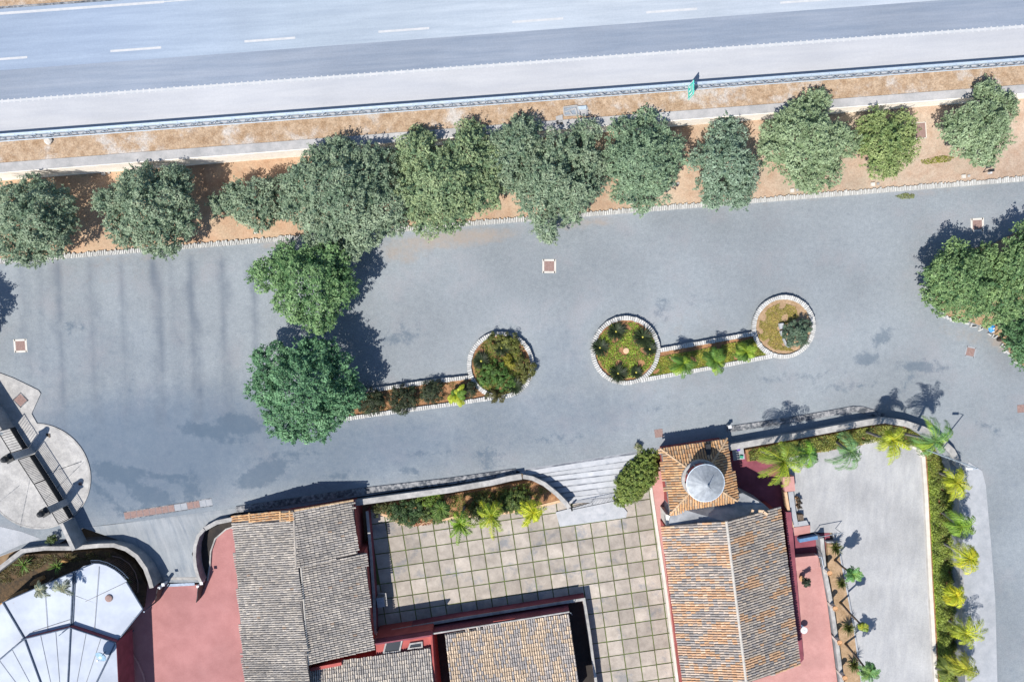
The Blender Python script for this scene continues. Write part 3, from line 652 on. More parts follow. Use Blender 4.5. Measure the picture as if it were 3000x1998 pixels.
# east side: court between tower and yard, yard, terrace
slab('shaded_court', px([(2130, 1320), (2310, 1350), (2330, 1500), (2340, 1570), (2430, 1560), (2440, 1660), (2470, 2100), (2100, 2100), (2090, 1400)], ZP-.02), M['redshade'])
slab('yard', px([(2300, 1325), (2440, 1310), (2560, 1285), (2700, 1300), (2720, 1400), (2760, 2200), (2480, 2200), (2440, 1560), (2330, 1560)], ZP+.02), M['yard'])
slab('terrace', px([(2315, 1634), (2397, 1627), (2406, 1668), (2424, 1770), (2447, 1950), (2480, 2200), (2150, 2200), (2170, 1998), (2330, 1950)], ZP+.75), M['pink'])
b = MB(); b.strip([P(u, v, ZP+.32) for u, v in [(2525, 1298), (2585, 1288), (2640, 1296), (2690, 1314), (2706, 1340), (2714, 1450), (2726, 1700), (2743, 1998), (2760, 2300)]], .34, -1.8, ZP+.32); b.build('yard_kerb', M['cream'])['kind'] = 'structure'
slab('outer_pavement', px([(2838, 1352), (2877, 1379), (2888, 1420), (2904, 1600), (2916, 1760), (2922, 1998), (2930, 2400), (2842, 2400), (2830, 1998), (2818, 1700), (2806, 1450)], .05), M['palepave'], -.05)

# ================================================================ walls round the compound
def wall(label, pts, ztop, zbot, w, mt, cap=None, name='boundary_wall', cat='wall', capw=.1, caph=.09, closed=False, capname='coping'):
    """pts: photo points of the top centre line"""
    zt = ztop if isinstance(ztop, (list, tuple)) else [ztop]*len(pts)
    W_ = [P(u, v, z) for (u, v), z in zip(pts, zt)]; t = thing(name, label, cat, (W_[0].x, W_[0].y, zbot))
    b = MB(); b.strip(W_, w, zbot, [z-caph for z in zt] if cap else zt, closed); b.build('wall_body', mt, t)
    if cap: b = MB(); b.strip(W_, w+capw, [z-caph for z in zt], zt, closed); b.build(capname, cap, t)
    return t
wall('weathered grey wall with pale coping curving round the palm garden at the road corner',
     [(2090, 1322), (2137, 1311), (2220, 1296), (2350, 1274), (2450, 1255), (2540, 1238), (2592, 1231), (2650, 1240), (2705, 1258), (2750, 1284), (2790, 1322), (2812, 1365)],
     [1.0]*8+[.95, .85, .6, .45], -1.8, .42, M['wallgrey'], M['coping'], capw=.16)
wall('low pale garden wall running down between the palm hedge and the outer pavement', [(2816, 1385), (2815, 1440), (2814, 1560), (2818, 1700), (2829, 1900), (2836, 2060)], .28, -1.8, .22, M['wallgrey'], M['coping'])
wall('grey wall with pale coping between the road and the patio palms, running to the stairs',
     [(1035, 1474), (1120, 1462), (1319, 1435), (1440, 1414), (1495, 1401), (1528, 1396)], .72, -1.8, .40, M['wallgrey'], M['coping'], capw=.14)
wall('curved pale wall swinging down beside the marble stairs', [(1532, 1396), (1560, 1401), (1595, 1418), (1630, 1446), (1656, 1472), (1668, 1488)], [.55, .55, .5, .42, .35, .3], -1.8, .28, M['wallgrey'], M['coping'], capw=.12)
wall('low grey wall along the road in front of the left house', [(600, 1549), (635, 1530), (690, 1519), (860, 1497), (1030, 1472)], [.35, .45, .5, .5, .5], -1.8, .30, M['wallgrey'], M['coping'])
wall('grey wall curling down the right side of the driveway to the gate', [(598, 1550), (580, 1570), (571, 1600), (569, 1630), (572, 1660), (580, 1690), (588, 1706)], [.35, .35, .35, .35, .35, .3, .25], -1.8, .20, M['wallgrey'], M['coping'])
wall('thick pale curved wall wrapping the bed left of the driveway', [(-60, 1706), (0, 1663), (64, 1614), (130, 1606), (203, 1606), (290, 1598), (333, 1597), (368, 1608), (400, 1630), (425, 1665), (438, 1700), (444, 1722)], .75, -1.8, .30, M['wallgrey'], M['coping'], capw=.10)
# narrow worn pavement by the walls, coloured darker for their shadow
def pavement(pts, w, side):
    W_ = [P(u, v, .10) for u, v in pts]; b = MB(); b.strip(W_, w, -.05, .10, side=side); b.build('road_pavement', M['kerbside'])['kind'] = 'structure'
pavement([(2130, 1250), (2300, 1225), (2430, 1203), (2500, 1190), (2530, 1192), (2600, 1214)], .55, -1)
pavement([(690, 1484), (860, 1458), (1040, 1432), (1319, 1400), (1510, 1373)], .60, -1)

# ---------------------------------------------------------------- marble stairs from the road down to the patio
stairs = thing('stairs', 'broad pale marble stairs going down from the road to the patio gate', 'stairs', P(1690, 1360, 0)); stairs['kind'] = 'structure'
TL, TR, BL, BR = P(1512, 1376, 0), P(1868, 1322, 0), P(1590, 1497, -1.4), P(1850, 1462, -1.4)
TL0, TR0 = Vector((TL.x, TL.y, 0)), Vector((TR.x, TR.y, 0)); BL0, BR0 = Vector((BL.x, BL.y, 0)), Vector((BR.x, BR.y, 0))
nst = 8
cv = [P(u, v, z) for (u, v), z in zip([(1530, 1396), (1560, 1401), (1595, 1418), (1630, 1446), (1656, 1472), (1668, 1488)], [.55, .55, .5, .42, .35, .3])]
Ls = [TL0]+[Vector((p.x, p.y, 0)) for p in cv]
def along(t):
    t *= len(Ls)-1; i = min(len(Ls)-2, int(t)); return Ls[i].lerp(Ls[i+1], t-i)
tpar = [0, .21, .36, .49, .60, .71, .81, .91, 1.0]
for i in range(nst):
    f0, f1 = i/nst, (i+1.0)/nst; z = -.02-(1.40/nst)*i; g = (1.0, .93, 1.05, .97, 1.02, .92, 1.0, .96)[i]
    l0, l1, r0, r1 = along(tpar[i]), along(tpar[i+1]), TR0.lerp(BR0, f0), TR0.lerp(BR0, f1+.03); l1 = l1+(l1-l0)*.05
    b = MB(); b.prism([Vector((p.x, p.y, z)) for p in (l0, r0, r1, l1)], -1.8, (g, g, g)); o = b.build('step', M['marble'], stairs, color=True)
    b = MB(); k0, k1 = l0.lerp(l1, .03), r0.lerp(r1, .03); m0, m1 = l0.lerp(l1, .38), r0.lerp(r1, .34)
    b.add([Vector((p.x, p.y, z+.004)) for p in (m0, m1, k1, k0)], [(0, 1, 2, 3)]); b.build('worn_tread', M['tread'], o)
b = MB(); b.prism(px([(1628, 1500), (1700, 1482), (1800, 1452), (1838, 1500), (1834, 1516), (1640, 1543)], ZP+.12), -1.8); b.build('landing', M['marble'], stairs, color=True)

# patio gate: two low picket leaves between dark posts
def picket_leaf(parent, a, c, z0, z1, n, mt, rail=.03, part='gate_leaf', r=.014, every=None):
    a = Vector(a); c = Vector(c); b = MB(); b.tube([a+Vector((0, 0, z1)), c+Vector((0, 0, z1))], rail, 5); b.tube([a+Vector((0, 0, z0+.1)), c+Vector((0, 0, z0+.1))], rail, 5)
    b.tube([a+Vector((0, 0, z0)), a+Vector((0, 0, z1))], rail, 5); b.tube([c+Vector((0, 0, z0)), c+Vector((0, 0, z1))], rail, 5)
    o = b.build(part, mt, parent)
    b = MB()
    for i in range(1, n): p = a.lerp(c, i/n); b.tube([p+Vector((0, 0, z0+.1)), p+Vector((0, 0, z1))], r, 4)
    k = b.build('picket', mt, o); k['kind'] = 'stuff'; return o
pg = thing('patio_gate', 'closed two leaf dark picket gate at the foot of the marble stairs', 'gate', P(1735, 1465, ZP+.12))
ga, gb, gm = P(1672, 1481, ZP+.12), P(1796, 1455, ZP+.12), P(1733, 1468, ZP+.12)
for q in (ga, gb, gm): q.z = 0
zt_ = ZP+.12
picket_leaf(pg, ga, gm, zt_, zt_+1.3, 15, M['black']); picket_leaf(pg, gm, gb, zt_, zt_+1.3, 15, M['black'])
for q in (ga, gb):
    b = MB(); b.box((q.x, q.y, zt_+.72), (.16, .16, 1.46), rz_); b.build('gate_post', M['black'], pg)

# ---------------------------------------------------------------- low parapet round the patio
ZPA = ZP+1.25
wall('red parapet with grey coping along the west and south edge of the patio', [(1075, 1497), (1086, 1615), (1096, 1758), (1099, 1856), (1330, 1815), (1711, 1755), (1728, 1860), (1746, 1998), (1775, 2200)], ZPA, -1.8, .16, M['redshade'], M['coping'], name='parapet', capw=.10, caph=.07)
bx = thing('patio_cupboard', 'small white edged box standing by the west parapet of the patio', 'cupboard', P(1118, 1765, ZP))
b = MB(); b.box(P(1118, 1758, ZP+.5), (.75, .95, .95), rz_); b.build('body', M['galv_dark'], bx)
b = MB(); b.strip([P(1108, 1738, ZP+1.0), P(1130, 1738, ZP+1.0), P(1134, 1775, ZP+1.0)], .09, ZP+.9, ZP+1.03); b.build('edge_trim', M['coping'], bx)

# ================================================================ houses
def flat_to_plane(poly):
    n = newell(poly); c = sum(poly, Vector())/len(poly)
    return [Vector((p.x, p.y, c.z-((p.x-c.x)*n.x+(p.y-c.y)*n.y)/n.z)) for p in poly]
def vnoise(x, y, s): return sin(x*1.7+s)*sin(y*1.1-s*2)+.6*sin(x*4.3+y*.7+s*3)+.4*sin(y*3.1-x*1.3+s)
def pick(rng, cols, k=.16):
    c = rng.choice(cols); g = 1+rng.uniform(-k, k); return tuple(x*g for x in c)
GREY = [(.325, .308, .29), (.285, .275, .268), (.36, .338, .315), (.245, .238, .235), (.40, .375, .345), (.30, .288, .28)]
def grey_roof(rng, a, d, p):
    r = rng.random()
    if r < .008: return (.33, .26, .21)
    k = 1+.10*vnoise(a*.45, d*.4, 3.0); return tuple(x*k for x in pick(rng, GREY))
def patchy_roof(rng, a, d, p):
    v = vnoise(a*1.0, d*.55, 2.0)+rng.uniform(-.7, .7)
    return pick(rng, [(.53, .345, .215), (.50, .315, .195), (.54, .40, .29), (.46, .32, .23)]) if v > .1 else pick(rng, [(.33, .305, .295), (.41, .36, .325), (.285, .275, .275), (.47, .40, .345)])
def patchy_dark(rng, a, d, p):
    v = vnoise(a*1.0, d*.6, 5.0)+rng.uniform(-.7, .7)
    return pick(rng, [(.46, .31, .20), (.42, .28, .18)]) if v > .7 else pick(rng, [(.32, .29, .265), (.40, .35, .30), (.25, .24, .24), (.36, .33, .30)])
def tan_roof(rng, a, d, p):
    v = vnoise(a*.9, d*.8, 8.0)+rng.uniform(-.9, .9)
    return pick(rng, [(.50, .40, .30), (.54, .44, .34), (.46, .37, .28)]) if v > .0 else pick(rng, [(.36, .335, .325), (.42, .375, .345), (.30, .29, .295)])
def pale_roof(rng, a, d, p): return pick(rng, [(.44, .415, .385), (.37, .355, .34), (.50, .46, .41), (.31, .30, .295)])
def orange_roof(rng, a, d, p): return pick(rng, [(.44, .27, .14), (.40, .235, .12), (.48, .32, .18), (.37, .22, .12), (.35, .26, .18)], .16)
def body(parent, poly, ztop, mt=None, name='wall', inset=.25):
    c = sum(poly, Vector())/len(poly); b = MB()
    b.prism([Vector((p.x+(c.x-p.x)*min(1, inset/(p-c).length), p.y+(c.y-p.y)*min(1, inset/(p-c).length), ztop)) for p in poly], -1.8); return b.build(name, mt or M['redwall'], parent)
EA, EB = e1.normalized(), e2.normalized()              # compound axes: EA to the right, EB down the picture

h1 = thing('tiled_house', 'long house with weathered grey tile roof beside the red courtyard', 'house', P(880, 1750, ZP))
ez, rzg = 2.0, 3.0
Lp1 = flat_to_plane([P(684, 1530, 1.4), P(860, 1528, rzg), P(902, 1949, rzg), P(918, 2110, rzg), P(724, 2110, 1.4)])
tile_roof(h1, Lp1, -EA, grey_roof, 1)
tile_roof(h1, [p+Vector((0, 0, .10)) for p in flat_to_plane([P(684, 1508, 1.37), P(860, 1494, rzg-.1), P(860, 1524, rzg-.02), P(684, 1527, 1.39)])], -EA, orange_roof, 2, pitch=.2)
for u in (732, 822, 850):
    k = (u-684)/176; ridge_caps(h1, P(u, 1527, 1.58+1.5*k), P(u-1, 1508-12*k, 1.55+1.5*k), (.42, .28, .16), .09, seed=u)
Up1 = flat_to_plane([P(861, 1497, rzg), P(1034, 1467, ez), P(1047, 1621, ez), P(868, 1664, rzg)])
tile_roof(h1, Up1, EA, grey_roof, 3)
Lo1 = flat_to_plane([P(882, 1660, rzg-.25), P(1071, 1619, ez-.25), P(1093, 1902, ez-.25), P(904, 1947, rzg-.25)])
tile_roof(h1, Lo1, EA, grey_roof, 4)
ridge_caps(h1, P(861, 1499, rzg), P(868, 1662, rzg), (.32, .30, .28), .12, seed=4)
b = MB(); b.tube([P(882, 1662, rzg-.2), P(904, 1948, rzg-.2)], .09, 7); b.build('ridge_line', M['mortar'], h1)
ridge_caps(h1, P(862, 1495, rzg+.02), P(1034, 1465, ez+.04), (.44, .32, .20), .085, seed=6, name='verge_tile')
body(h1, [P(690, 1522, ez), P(1034, 1470, ez), P(1047, 1619, ez), P(1066, 1619, ez), P(1090, 1905, ez), P(915, 1960, ez), P(918, 2110, ez), P(724, 2110, ez)], 1.2, M['redwall'])
b = MB(); b.add([P(690, 1524, 1.2), P(861, 1497, 2.85), P(1034, 1467, 1.85), P(1034, 1467, 1.2)], [(0, 1, 2, 3)]); b.build('gable', M['redwall'], h1)
b = MB(); b.tube([P(1050, 1622, 1.75), P(1063, 1640, -.9)], .05, 6); b.build('downpipe', M['blueshutter'], h1)

h2 = thing('tiled_house', 'house with patchy orange and grey tile roof between the patio and the pink terrace', 'house', P(2150, 1750, ZP))
Lp2 = flat_to_plane([P(1943, 1541, 1.75), P(2128, 1527, 3.6), P(2191, 1999, 3.6), P(2200, 2110, 3.6), P(2014, 2110, 1.75)])
tile_roof(h2, Lp2, -EA, patchy_roof, 5, pitch=.24, course=.42, r=.095)
Rp2 = flat_to_plane([P(2128, 1527, 3.6), P(2283, 1486, 1.75), P(2343, 1948, 1.75), P(2191, 1999, 3.6)])
tile_roof(h2, Rp2, EA, patchy_dark, 6, pitch=.24, course=.42, r=.095)
b = MB(); b.tube([P(2128, 1526, 3.62), P(2200, 2110, 3.62)], .13, 8); b.build('ridge_line', M['mortar'], h2)
body(h2, [P(1950, 1545, 1.8), P(2283, 1490, 1.8), P(2340, 1945, 1.8), P(2200, 1990, 1.8), P(2200, 2110, 1.8), P(2014, 2110, 1.8)], 1.6, M['redwall'], inset=.3)
b = MB(); b.prism([P(1958, 1548, 1.72), P(2128, 1529, 2.9), P(2262, 1497, 1.85), P(2240, 1478, 1.5), P(2176, 1444, 1.5), P(1968, 1482, 1.5)], -1.8); b.build('link_roof', M['wallgrey'], h2)
b = MB(); b.prism([P(1951, 1506, 1.3), P(1966, 1512, 1.6), P(1982, 1536, 1.55), P(1952, 1540, 1.1)], -1.8); b.build('buttress', M['cream'], h2)
for u, v in ((2203, 1500), (2230, 1497), (2242, 1503)):
    b = MB(); b.box(P(u, v, 2.45), (.5, .22, .10), .5+u, (.5, .38, .27)); b.build('loose_tile', M['tile'], h2, color=True)
b = MB(); b.prism(px([(2300, 1500), (2318, 1500), (2355, 1930), (2340, 1948)], ZP+1.02), -1.8); b.build('dark_eave_strip', M['redshade'], h2)  # raised dark red strip along the east eave

tw = thing('round_topped_tower', 'square tower with orange tile roof and metal cone on a round red drum', 'tower', P(2045, 1400, ZP))
cs = [P(1934, 1313, 1.75), P(2130, 1283, 1.75), P(2160, 1467, 1.75), P(1962, 1506, 1.75)]
ap = sum(cs, Vector())/4+Vector((0, 0, 1.25))
for i, (d_, s_) in enumerate(((-EB, 11), (EA, 12), (EB, 13), (-EA, 14))):
    tile_roof(tw, [cs[i], cs[(i+1) % 4], ap], d_, orange_roof, s_, pitch=.235, course=.40, r=.095)
for i in range(4): ridge_caps(tw, cs[i]+Vector((0, 0, .05)), ap+Vector((0, 0, .03)), (.42, .31, .21), .10, seed=20+i, name='hip_tile')
body(tw, cs, 1.6, M['redwall'], inset=.4)
ax = P(2068, 1416, 4.15); dz0 = 1.9
b = MB(); b.lathe((ax.x, ax.y, 0), [(1.78, dz0), (1.78, 2.72), (1.70, 2.78), (1.58, 2.80)], 40); b.build('drum_base', M['coping'], tw)
b = MB(); b.lathe((ax.x, ax.y, 0), [(1.50, 2.7), (1.50, 4.0)], 40); b.build('drum', M['redwall'], tw)
b = MB()
for i in range(10):
    a = 2*pi*i/10+.2; b.box((ax.x+1.53*cos(a), ax.y+1.53*sin(a), 3.4), (.10, .14, 1.25), a)
b.build('drum_pilaster', M['coping'], tw)
b = MB(); n_ = 36; ring = [Vector((ax.x+1.66*cos(2*pi*i/n_), ax.y+1.66*sin(2*pi*i/n_), 4.03+.02*(i % 2))) for i in range(n_)]; tipc = Vector((ax.x, ax.y, 4.82))
vs = ring+[Vector((ax.x+.12*cos(2*pi*i/n_), ax.y+.12*sin(2*pi*i/n_), 4.80)) for i in range(n_)]+[tipc]
b.add(vs, [(i, (i+1) % n_, n_+(i+1) % n_, n_+i) for i in range(n_)]+[(n_+i, n_+(i+1) % n_, 2*n_) for i in range(n_)]); b.build('cone_roof', M['zinc'], tw)
b = MB(); b.lathe((ax.x, ax.y, 0), [(1.70, 3.97), (1.72, 4.03), (1.64, 4.04)], 40); b.build('cone_rim', M['galv'], tw)
b = MB(); b.tube([tipc-Vector((0, 0, .1)), tipc+Vector((0, 0, .95))], [.05, .02], 6); b.lathe((ax.x, ax.y, 4.95), [(.03, -.08), (.10, 0), (.03, .08)], 8); b.build('finial', M['galv_dark'], tw)
hb = MB(); hb.prism(px([(2068, 1302), (2082, 1300), (2083, 1330), (2076, 1338), (2068, 1322)], 2.32), 1.7); hb.build('roof_hatch', M['black'], tw)

h3 = thing('low_tiled_house', 'low red house with pale grey tile roof adjoining the long house', 'house', P(1080, 1990, ZP))
A3 = flat_to_plane([P(900, 1957, 1.35), P(1262, 1895, 1.35), P(1276, 2110, 3.5), P(915, 2170, 3.5)])
tile_roof(h3, A3, -EB, pale_roof, 7)
body(h3, A3, 1.05, M['redwall'], inset=.2)
b = MB(); b.prism(px([(1099, 1870), (1264, 1845), (1264, 1900), (1104, 1928)], 1.1), -1.8); b.build('flat_roof', M['redwall'], h3)
b = MB(); b.strip([P(1098, 1887, 1.9), P(1264, 1861, 1.9)], .14, .9, 1.9); b.build('roof_parapet', M['redshade'], h3)
for pts in ([(1134, 1871), (1180, 1864), (1171, 1905), (1124, 1911)], [(1202, 1884), (1236, 1879), (1237, 1893), (1197, 1898)]):
    q = px(pts, 1.15); c = sum(q, Vector())/4; b = MB(); b.strip(q, .14, 1.0, 1.27, True); f_ = b.build('skylight', M['coping'], h3)
    b = MB(); b.prism([Vector((p.x, p.y, 1.19)) for p in q], 1.0); b.build('pane', M['glass'], f_)
b = MB(); b.strip([P(1263, 1848, 1.25), P(1274, 2010, 2.2), P(1280, 2110, 2.6)], .16, -1.8, [1.25, 2.2, 2.6]); b.build('party_wall', M['redwall'], h3)
b = MB(); b.strip([P(908, 1962, 1.75), P(1000, 1944, 1.75)], .3, .6, 1.72); b.build('parapet_strip', M['redwall'], h3)
h4 = thing('low_tiled_house', 'low house with tan barrel tile roof facing the slab patio', 'house', P(1500, 1940, ZP))
A4 = flat_to_plane([P(1303, 1856, 1.05), P(1667, 1799, 1.05), P(1712, 2110, 3.4), P(1340, 2160, 3.4)])
tile_roof(h4, A4, -EB, tan_roof, 8)
body(h4, A4, .85, M['redwall'], inset=.25)
b = MB(); b.strip([P(1266, 1856, 1.08), P(1400, 1835, 1.08), P(1668, 1792, 1.08)], .13, 1.0, 1.10); b.build('gutter', M['coping'], h4)
b = MB(); b.strip([P(1268, 1857, 1.0), P(1400, 1836, 1.0), P(1668, 1793, 1.0)], .10, -1.7, 1.0); b.build('north_wall', M['redshade'], h4)
b = MB(); b.tube([P(1672, 1795, 1.0), P(1676, 1800, -1.4)], .05, 6); b.build('downpipe', M['galv_dark'], h4)
slab('parapet_walk', px([(1101, 1860), (1706, 1762), (1742, 1998), (1770, 2190), (1110, 2190)], ZP+.03), M['darkgap'])  # floor painted dark in place of the houses' shadow
b = MB(); b.box(P(1478, 1822, .9), (2.1, .5, .08), rz_); b.build('door_canopy', M['redwall'], h4)

# ---------------------------------------------------------------- white faceted canopy in the lower left corner
gz = thing('white_canopy', 'white faceted canopy roof with dark ribs in the red courtyard corner', 'canopy', P(180, 1900, ZR))
zo, zi, zr_, za = 1.75, 2.05, 2.45, 3.9
def facet(pts, zs, nm='roof_panel', mt='canopy'):
    q = [P(u, v, z) for (u, v), z in zip(pts, zs)]; b = MB(); n = len(q)
    nn = newell(q); b.add(q+[p-nn*.06 for p in q], [tuple(range(n)), tuple(range(2*n-1, n-1, -1))]+[(n+i, n+(i+1) % n, (i+1) % n, i) for i in range(n)]); return b.build(nm, M[mt], gz)
facet([(216, 1676), (245, 1658), (276, 1650), (305, 1653), (335, 1668), (365, 1692), (419, 1781), (340, 1880), (208, 1836)], [zo]*7+[zi, zi])
facet([(10, 1764), (216, 1676), (208, 1836), (73, 1869)], [zo, zo, zi, zi])
facet([(-120, 1880), (10, 1764), (73, 1869), (-40, 1965)], [zo, zo, zi, zi])
R_ = [(340, 1881), (208, 1837), (73, 1870), (-40, 1966)]; apx = (190, 2190)
for i in range(3): facet([R_[i], R_[i+1], apx], [zr_, zr_, za])
facet([(340, 1881), apx, (352, 2130)], [zr_, za, zr_]); facet([(-40, 1966), (-80, 2130), apx], [zr_, zr_, za])
b = MB()
for i in range(3): b.strip([P(*R_[i], zr_), P(*R_[i+1], zr_)], .08, zi-.15, zr_-.01)
b.strip([P(*R_[0], zr_), P(352, 2130, zr_)], .08, -.2, zr_-.01)
b.build('fascia', M['redshade'], gz)
def rib(p, q, r=.075, nm='rib'):
    b = MB(); b.tube([p, q], r, 5); b.build(nm, M['rib'], gz)
def seam(pts, zs):
    q = [P(u, v, z+.03) for (u, v), z in zip(pts, zs)]; b = MB(); b.tube(q, .022, 4); b.build('seam', M['coping'], gz)
seam([(250, 1762), (372, 1704)], [1.9, 1.78]); seam([(290, 1660), (275, 1858)], [1.78, 2.08]); seam([(222, 1745), (395, 1808)], [1.88, 1.80]); seam([(130, 1712), (140, 1852)], [1.78, 2.06]); seam([(95, 1850), (205, 1815)], [2.02, 2.02])
for t_ in (.33, .66):
    for i in range(3):
        a_ = P(*R_[i], zr_).lerp(P(*R_[i+1], zr_), t_); b = MB(); b.tube([a_+Vector((0, 0, .03)), a_.lerp(P(*apx, za), .8)+Vector((0, 0, .03))], .018, 4); b.build('seam', M['coping'], gz)
vd = P(319, 1752, 1.90); b = MB(); b.lathe((vd.x, vd.y, vd.z), [(.34, -.02), (.34, .05), (.26, .09), (.05, .11)], 20); b.build('roof_vent', M['rust'], gz)
up = Vector((0, 0, .06))
rib(P(216, 1674, zo)+up, P(208, 1838, zi)+up); rib(P(10, 1764, zo)+up, P(73, 1870, zi)+up); rib(P(222, 1676, zo)+up, P(214, 1838, zi)+up, .05)
rib(P(419, 1783, zo)+up, P(340, 1882, zi)+up, .06); rib(P(372, 1704, zo)+up, P(420, 1783, zo)+up, .07); rib(P(8, 1764, zo)+up, P(216, 1674, zo)+up, .05); rib(P(216, 1674, zo)+up, P(274, 1650, zo)+up, .05)
for i in range(3): rib(P(*R_[i], zr_)+up, P(*R_[i+1], zr_)+up, .065)
for p_ in R_: rib(P(*p_, zr_)+up, P(*apx, za)+up, .07)
for a_, c_ in (((80, 1868), (35, 1898)), ((205, 1836), (172, 1862))): rib(P(*a_, zr_+.1), P(*c_, zr_+.35), .035, 'stay')
arc = [P(u, v, zo+.10) for u, v in [(268, 1650), (290, 1650), (312, 1656), (335, 1668), (352, 1681), (368, 1698)]]
b = MB(); b.tube(arc, .04, 5); arc2 = [p+(p-P(290, 1730, zo)).normalized()*.30 for p in arc]; b.tube([Vector((p.x, p.y, zo+.1)) for p in arc2], .035, 5)
for i in range(5):
    for k in range(4):
        a_ = arc[i].lerp(arc[i+1], k/4); c_ = arc2[i].lerp(arc2[i+1], k/4); b.tube([a_, Vector((c_.x, c_.y, zo+.1))], .02, 4)
b.build('edge_railing', M['rib'], gz)
for u, v in ((425, 1790), (348, 1885), (60, 1768)): 
    b = MB(); p = P(u, v, zo); b.tube([(p.x-.15, p.y-.1, ZR-.1), (p.x-.15, p.y-.1, zo-.08)], .07, 7); b.build('post', M['rib'], gz)
ds = thing('satellite_dish', 'round blue grey satellite dish fixed above the white canopy edge', 'satellite dish', P(297, 1921, 2.6))
c = P(297, 1921, 3.3); b = MB(); b.lathe((0, 0, 0), [(.02, -.14), (.25, -.11), (.45, -.03), (.56, .08), (.53, .09), (.42, .0), (.22, -.07), (.02, -.09)], 24)
rot = Vector((-.25, -.45, 1)).to_track_quat('Z', 'Y').to_matrix(); b.v = [tuple(rot @ Vector(v)+c) for v in b.v]; b.build('reflector', M['dish'], ds, smooth=True)
b = MB(); b.tube([c-Vector((0, 0, .1)), P(312, 1905, 2.4)], .04, 6); b.build('mast', M['rib'], ds)
b = MB(); b.tube([c+Vector((.3, -.45, .05)), c+Vector((-.12, -.2, .42))], .025, 5); b.box(c+Vector((-.12, -.2, .42)), (.12, .12, .12)); b.build('receiver_arm', M['galv'], ds)
slab('canopy_bed', px([(-60, 1720), (0, 1680), (64, 1625), (203, 1618), (330, 1612), (395, 1650), (428, 1712), (420, 1780), (330, 1760), (216, 1690), (0, 1775), (-60, 1830)], ZR+.3), mat('shade_tinted_soil', (.035, .028, .02), (.10, .065, .035), 2.2, 8, 1, .6, 8, speck=.2))  # soil colour darkened to carry the shade over this bed
fz = thing('curved_screen', 'curved dark picket screen along the rounded edge of the bed', 'fence', P(360, 1690, ZR))
sp = [(328, 1628), (352, 1633), (378, 1650), (396, 1676), (404, 1705), (404, 1735)]
b = MB(); b.tube([P(u, v, ZR+1.3) for u, v in sp], .03, 5); b.tube([P(u, v, ZR+.4) for u, v in sp], .03, 5); b.build('rail', M['rust'], fz)
b = MB()
for i in range(5):
    for k in range(6):
        p = P(*sp[i], ZR).lerp(P(*sp[i+1], ZR), k/6); b.tube([p, p+Vector((0, 0, 1.35))], .018, 4)
b.build('picket', M['rust'], fz)['kind'] = 'stuff'

# courtyard gate: two open solid leaves
cg = thing('courtyard_gate', 'pair of dark solid gate leaves standing open at the end of the driveway', 'gate', P(530, 1706, ZR))
for hu, hv, eu, ev in ((604, 1700, 583, 1764), (488, 1704, 462, 1768)):
    a_, c_ = P(hu, hv, ZR), P(eu, ev, ZR); dd = (c_-a_); L_ = min(dd.length, 1.9); dd.normalize(); b = MB(); n_ = Vector((-dd.y, dd.x, 0))*.03; vs = []
    prof = [(0, .05), (L_, .05), (L_, .9), (L_*.6, 1.15), (L_*.25, 1.55), (0, 1.75)]
    for sgn in (1, -1): vs += [a_+dd*x+n_*sgn+Vector((0, 0, z)) for x, z in prof]
    n = len(prof); b.add(vs, [tuple(range(n)), tuple(range(2*n-1, n-1, -1))]+[(i, n+i, n+(i+1) % n, (i+1) % n) for i in range(n)]); b.build('gate_leaf', M['black'], cg)
for u, v in ((590, 1708), (478, 1712)):
    b = MB(); b.box(P(u, v, ZR+.75), (.22, .22, 1.6), .1); b.box(P(u, v, ZR+1.58), (.28, .28, .08), .1); b.build('gate_post', M['white'], cg)
b = MB(); b.box(P(530, 1712, ZR+.03), (2.7, .28, .05), .05); b.build('floor_track', M['rib'], cg)

# ---------------------------------------------------------------- entrance gate on the paved circle (left edge)
eg = thing('entrance_gate', 'wide dark picket entrance gate between two tall pillars on the paved circle', 'gate', P(125, 1395, .06))
gl = lambda t: P(28+t*154, 1250+t*242, .06)
def gp(u, v): p = P(u, v, .06); return Vector((p.x, p.y, 0))
segs = [((44, 1250), (82, 1311), 9), ((102, 1331), (146, 1399), 17), ((147, 1400), (189, 1467), 17), ((196, 1478), (216, 1512), 9)]
for a_, c_, n in segs:
    lfo = picket_leaf(eg, gp(*a_), gp(*c_), .10, 2.25, n, M['black'], .04, 'gate_leaf', .02)
    b = MB(); b.strip([gp(*a_), gp(*c_)], .05, .10, .78); b.build('kick_panel', M['black'], lfo)
for u, v in ((92, 1321), (192, 1472)):
    q = gp(u, v); b = MB(); b.box((q.x, q.y, 1.45), (.55, .62, 2.9), .5); pl = b.build('pillar', M['wallgrey'], eg)
    b = MB(); b.box((q.x, q.y, 2.96), (.72, .80, .12), .5); b.lathe((q.x, q.y, 3.0), [(.08, 0), (.10, .2), (.26, .3), (.30, .5), (.24, .72), (.06, .85)], 12); b.build('lantern', M['black'], pl)
for lab, a_, c_ in (('bluish rendered wall standing left of the entrance gate', (-58, 1098), (42, 1252)), ('bluish rendered wall between the entrance gate and the curved wall', (214, 1516), (250, 1592))):
    t = thing('gate_wall', lab, 'wall', (gp(*a_).x, gp(*a_).y, 0)); b = MB(); b.strip([gp(*a_), gp(*c_)], .26, -.1, 1.72); b.build('wall_body', M['wallgrey'], t)
    b = MB(); b.strip([gp(*a_), gp(*c_)], .36, 1.72, 1.80); b.build('coping', M['coping'], t)

